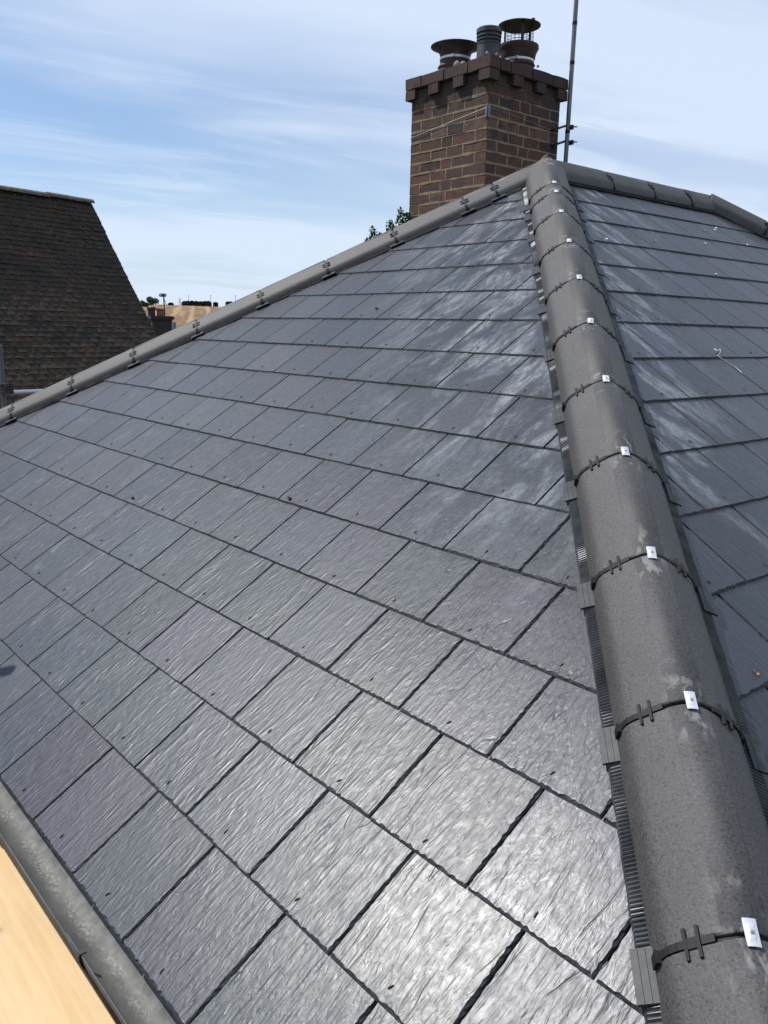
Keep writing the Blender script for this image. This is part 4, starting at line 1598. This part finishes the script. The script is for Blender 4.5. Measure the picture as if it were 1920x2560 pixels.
tree(383, 764, 240, 3.3, 2.75, 'round dark green tree beyond the two stubby pots, larger of the pair', 3, n=2600, leaf=0.16)
tree(362, 767, 230, 2.6, 1.9, 'darker low tree touching the edge of the tiled roof', 8, n=1800, leaf=0.16)


def hedge(x0, x1, ytop, ybase, D, label, seed, name='hedge'):
    a, c = at_dist(x0, ybase, D), at_dist(x1, ybase, D)
    w = (c - a).length; h = (at_dist(x0, ytop, D).z - at_dist(x0, ybase, D).z)
    mid = (a + c) / 2
    yaw_ = math.atan2((c - a).y, (c - a).x)
    r = random.Random(seed)
    mb = MB()
    N = int(2600 * max(1, w / 6))
    nl = max(3, int(w / h / 0.9))
    hs = [r.uniform(0.75, 1.0) for _ in range(nl)]
    gz = ground_z(mid.x, mid.y)
    base_drop = max(0.0, mid.z - gz) + 0.3
    for i in range(N):
        k = r.randrange(nl)
        u = r.random(); k = int(u * nl)
        if not 0 < u < 1: continue
        e = abs(((u * nl) % 1) - 0.5) * 2
        top_ = h * hs[min(nl - 1, int(u * nl))] * (1 - 0.18 * e * e) * (0.6 + 0.4 * min(1, min(u, 1 - u) * nl * 1.2))
        z = r.uniform(-base_drop, top_)
        p = Vector(((u - .5) * w, r.uniform(-.5, .5) * 1.5, z))
        a_ = Vector((r.uniform(-1, 1), r.uniform(-1, 1), r.uniform(-1, 1))).normalized(); b2 = a_.cross(Vector((0.3, r.uniform(-1, 1), 1))).normalized()
        s = 0.26 * r.uniform(.6, 1.3)
        mb.add([p - a_ * s, p + b2 * s * .7, p + a_ * s, p - b2 * s * .7], [(0, 1, 2, 3)])
    o = link(name, mb.mesh(name, M_HLEAF), None, Matrix.Translation(mid) @ Matrix.Rotation(yaw_, 4, 'Z'), label=label, category='hedge' if w > 8 else 'bush')
    return o


hedge(454, 529, 750, 762, 500, 'long dark copse along the top of the stubble field', 4, 'copse')
hedge(420, 434, 756, 763, 480, 'small round bush on the skyline right of the grid aerial', 5, 'bush')
hedge(533, 545, 755, 760, 500, 'low flat bush on the skyline just right of the long copse', 6, 'bush')
hedge(564, 582, 752, 760, 500, 'domed bush on the skyline nearest the left hip', 7, 'bush')
labels = {472: 'telegraph pole rising over the left part of the long copse', 527: 'telegraph pole at the right end of the long copse', 589: 'telegraph pole on the skyline furthest right, above the left hip'}
for px, lab in labels.items():
    p = at_dist(px, 758, 560); top = at_dist(px, 738, 560)
    T = thing('telegraph_pole', (p.x, p.y, ground_z(p.x, p.y)), lab, 'telegraph pole', 'telegraph poles on the hill')
    q = MB(); q.tube([(p.x, p.y, ground_z(p.x, p.y) - .5), (p.x, p.y, top.z)], [0.14, 0.11], 8)
    link('pole', q.mesh('pole', M_POLE), T)
    q = MB(); q.box((p.x, p.y, top.z - 0.3), (1.3, 0.12, 0.12), Matrix.Rotation(0.6, 3, 'Z'))
    link('crossarm', q.mesh('crossarm', M_POLE), T)
p = at_dist(450, 761, 1100); top = at_dist(450, 743, 1100)
q = MB()
h_ = top.z - ground_z(p.x, p.y) + 1
gz = ground_z(p.x, p.y) - 1
for sx_, sy_ in ((-1, -1), (1, -1), (1, 1), (-1, 1)):
    q.tube([(p.x + sx_ * 2.4, p.y + sy_ * 2.4, gz), (p.x + sx_ * .8, p.y + sy_ * .8, gz + h_ * .6), (p.x, p.y, gz + h_)], 0.16, 5)
for f_, w_ in ((0.62, 4.5), (0.75, 3.8), (0.88, 3.0)):
    q.tube([(p.x - w_ * .7, p.y - w_ * .7, gz + h_ * f_), (p.x + w_ * .7, p.y + w_ * .7, gz + h_ * f_)], 0.13, 5)
for i in range(5):
    f0, f1 = i / 8, (i + 1) / 8
    w0, w1 = 2.4 - 2.6 * f0 * .99, 2.4 - 2.6 * f1 * .99
    q.tube([(p.x - w0, p.y - w0, gz + h_ * f0), (p.x + w1, p.y + w1, gz + h_ * f1)], 0.1, 4)
link('pylon', q.mesh('pylon', simple('pale_lattice', (0.25, 0.27, 0.29), 0.6)), None, None, label='faint lattice pylon on the skyline left of the long copse', category='pylon')

# ------------------------------------------------------------------ shrub whose shoots rise behind the left hip
sb = at_dist(985, 640, 6.6)
SH = thing('climbing_shrub', (sb.x, sb.y, -5.0), 'green leafy shrub with upright shoots showing above the left hip beside the chimney', 'shrub')
stems, leaves = MB(), MB()
shoots = [(998, 600, 1001, 523, 6.55), (1010, 600, 1014, 535, 6.6), (1018, 590, 1022, 533, 6.7), (974, 600, 975, 553, 6.6), (985, 600, 984, 566, 6.5), (938, 625, 932, 570, 6.6), (945, 625, 948, 584, 6.6), (922, 625, 920, 600, 6.6)]
r = random.Random(3)
for (x0, y0, x1, y1, D) in shoots:
    a, c = at_dist(x0, y0 + 60, D), at_dist(x1, y1, D)
    pts = [a.lerp(c, i / 6) + Vector((r.uniform(-.006, .006), r.uniform(-.006, .006), 0)) for i in range(7)]
    stems.tube(pts, [0.004, 0.004, 0.0035, 0.003, 0.0025, 0.002, 0.0012], 5)
    L_ = (c - a).length
    n = int(L_ / 0.0022)
    for i in range(n):
        f = (i / n) ** 0.7
        p = a.lerp(c, f)
        ang = i * 2.4 + r.random()
        sp_ = (0.012 + 0.026 * (1 - f) ** 0.7) * r.uniform(0.3, 1.5)
        o = p + Vector((math.cos(ang) * sp_, math.sin(ang) * sp_, r.uniform(0, .012)))
        out = (o - p).normalized() if (o - p).length > 1e-4 else Vector((1, 0, 0))
        s = r.uniform(0.012, 0.026) * (0.75 + 0.5 * (1 - f))
        t1 = (out + Vector((r.uniform(-.7, .7), r.uniform(-.7, .7), r.uniform(-.4, .8)))).normalized()
        t2 = t1.cross(Vector((r.uniform(-.6, .6), r.uniform(-.6, .6), 1))).normalized()
        nrm = t1.cross(t2) * s * 0.25
        leaves.add([o - t1 * s * .6, o + t2 * s * .7 + nrm, o + t1 * s, o - t2 * s * .7 + nrm], [(0, 1, 2), (0, 2, 3)])
# body of the shrub below the hip, down to the ground
for i in range(5):
    a = at_dist(935 + i * 20, 660, 6.6)
    stems.tube([(a.x + r.uniform(-.3, .3), a.y + r.uniform(-.2, .2), -5), (a.x, a.y, -1.5), (a.x, a.y, a.z)], [0.03, 0.02, 0.008], 6)
for i in range(3500):
    z = r.uniform(-4.5, 1.75)
    p = Vector((sb.x + r.gauss(0, .28), sb.y + r.gauss(0, .25), z))
    t1 = Vector((r.uniform(-1, 1), r.uniform(-1, 1), r.uniform(-1, 1))).normalized(); t2 = t1.cross(Vector((r.uniform(-1, 1), r.uniform(-1, 1), 1))).normalized(); s = r.uniform(.015, .03)
    q_ = project(p)
    leaves.add([p - t1 * s, p + t2 * s * .6, p + t1 * s, p - t2 * s * .6], [(0, 1, 2, 3)])
link('stems', stems.mesh('stems', M_BARK), SH)
link('leaves', leaves.mesh('leaves', M_LEAF), SH)

# ------------------------------------------------------------------ litter on the slates


def on2(x, y, h=0.003):
    n2 = Vector((ST, 0, CT)); d = ray(x, y)
    t = (h + (Vector((XC, 0, 0)) - CAM).dot(n2)) / d.dot(n2)
    return CAM + d * t


def on1(x, y, h=0.003):
    n1 = Vector((0, -ST, CT)); d = ray(x, y)
    t = (h + (Vector((0, 0, 0)) - CAM).dot(n1)) / d.dot(n1)
    return CAM + d * t


wr_ = MB()
wr_.tube([on2(1785, 872, .006), on2(1793, 876, .02), on2(1802, 873, .004)], 0.0016, 5)
wr_.tube([on2(1800, 873, .012), on2(1801, 880, .01), on2(1794, 889, .004), on2(1805, 897, .004), on2(1822, 908, .004), on2(1838, 917, .005), on2(1846, 924, .004), on2(1855, 932, .003)], [0.0008, 0.0009, 0.0009, 0.0008, 0.0008, 0.0008, 0.0015, 0.0015], 5)
link('twisted_wire', wr_.mesh('twisted_wire', M_WHITE), None, None, label='short white twisted wire offcut lying on the right roof slope', category='wire')
wr_ = MB()
wr_.tube([on2(1654, 498, .006), on2(1665, 508, .004)], 0.003, 5)
link('white_splinter', wr_.mesh('white_splinter', M_WHITE), None, None, label='small white splinter lying under the ridge on the right slope', category='splinter')
p = on2(1895, 1686, 0.002)
fr = MB(); fr.box((0, 0, 0), (0.0045, 0.007, 0.004), Matrix.Rotation(0.5, 3, 'Z'), jit=0.001)
link('clay_fragment', fr.mesh('clay_fragment', M_ORANGE), None, Matrix.Translation(p), label='tiny orange clay fragment on a dark slate near the right edge', category='fragment')
spots = [(1516, 597), (1639, 600), (1762, 575), (1787, 574), (1790, 569), (1790, 686), (1763, 608), (1868, 612)]
q = MB()
for (x, y) in spots:
    p = on2(x, y, 0.003)
    q.box(tuple(p), (0.008, 0.012, 0.005), Matrix.Rotation(rnd.random() * 3, 3, 'Z'), jit=0.003)
link('mortar_crumbs', q.mesh('mortar_crumbs', M_WHITE), None, None, label='scatter of pale mortar crumbs on the upper right slope', category='mortar crumbs', kind='stuff')
for (x, y), lab in (((725, 1246), 'dark curled leaf on a slate in the middle left of the hip end'), ((331, 1246), 'small dark clod on a slate at the far left of the hip end'), ((941, 771), 'brown leaf scrap on a slate high up near the left hip')):
    p = on1(x, y, 0.003)
    q = MB(); q.box((0, 0, 0.002), (0.016, 0.011, 0.005), Matrix.Rotation(rnd.random() * 3, 3, 'Z'), jit=0.003)
    link('leaf_scrap', q.mesh('leaf_scrap', M_COPPER), None, Matrix.Translation(p), label=lab, category='leaf scrap')
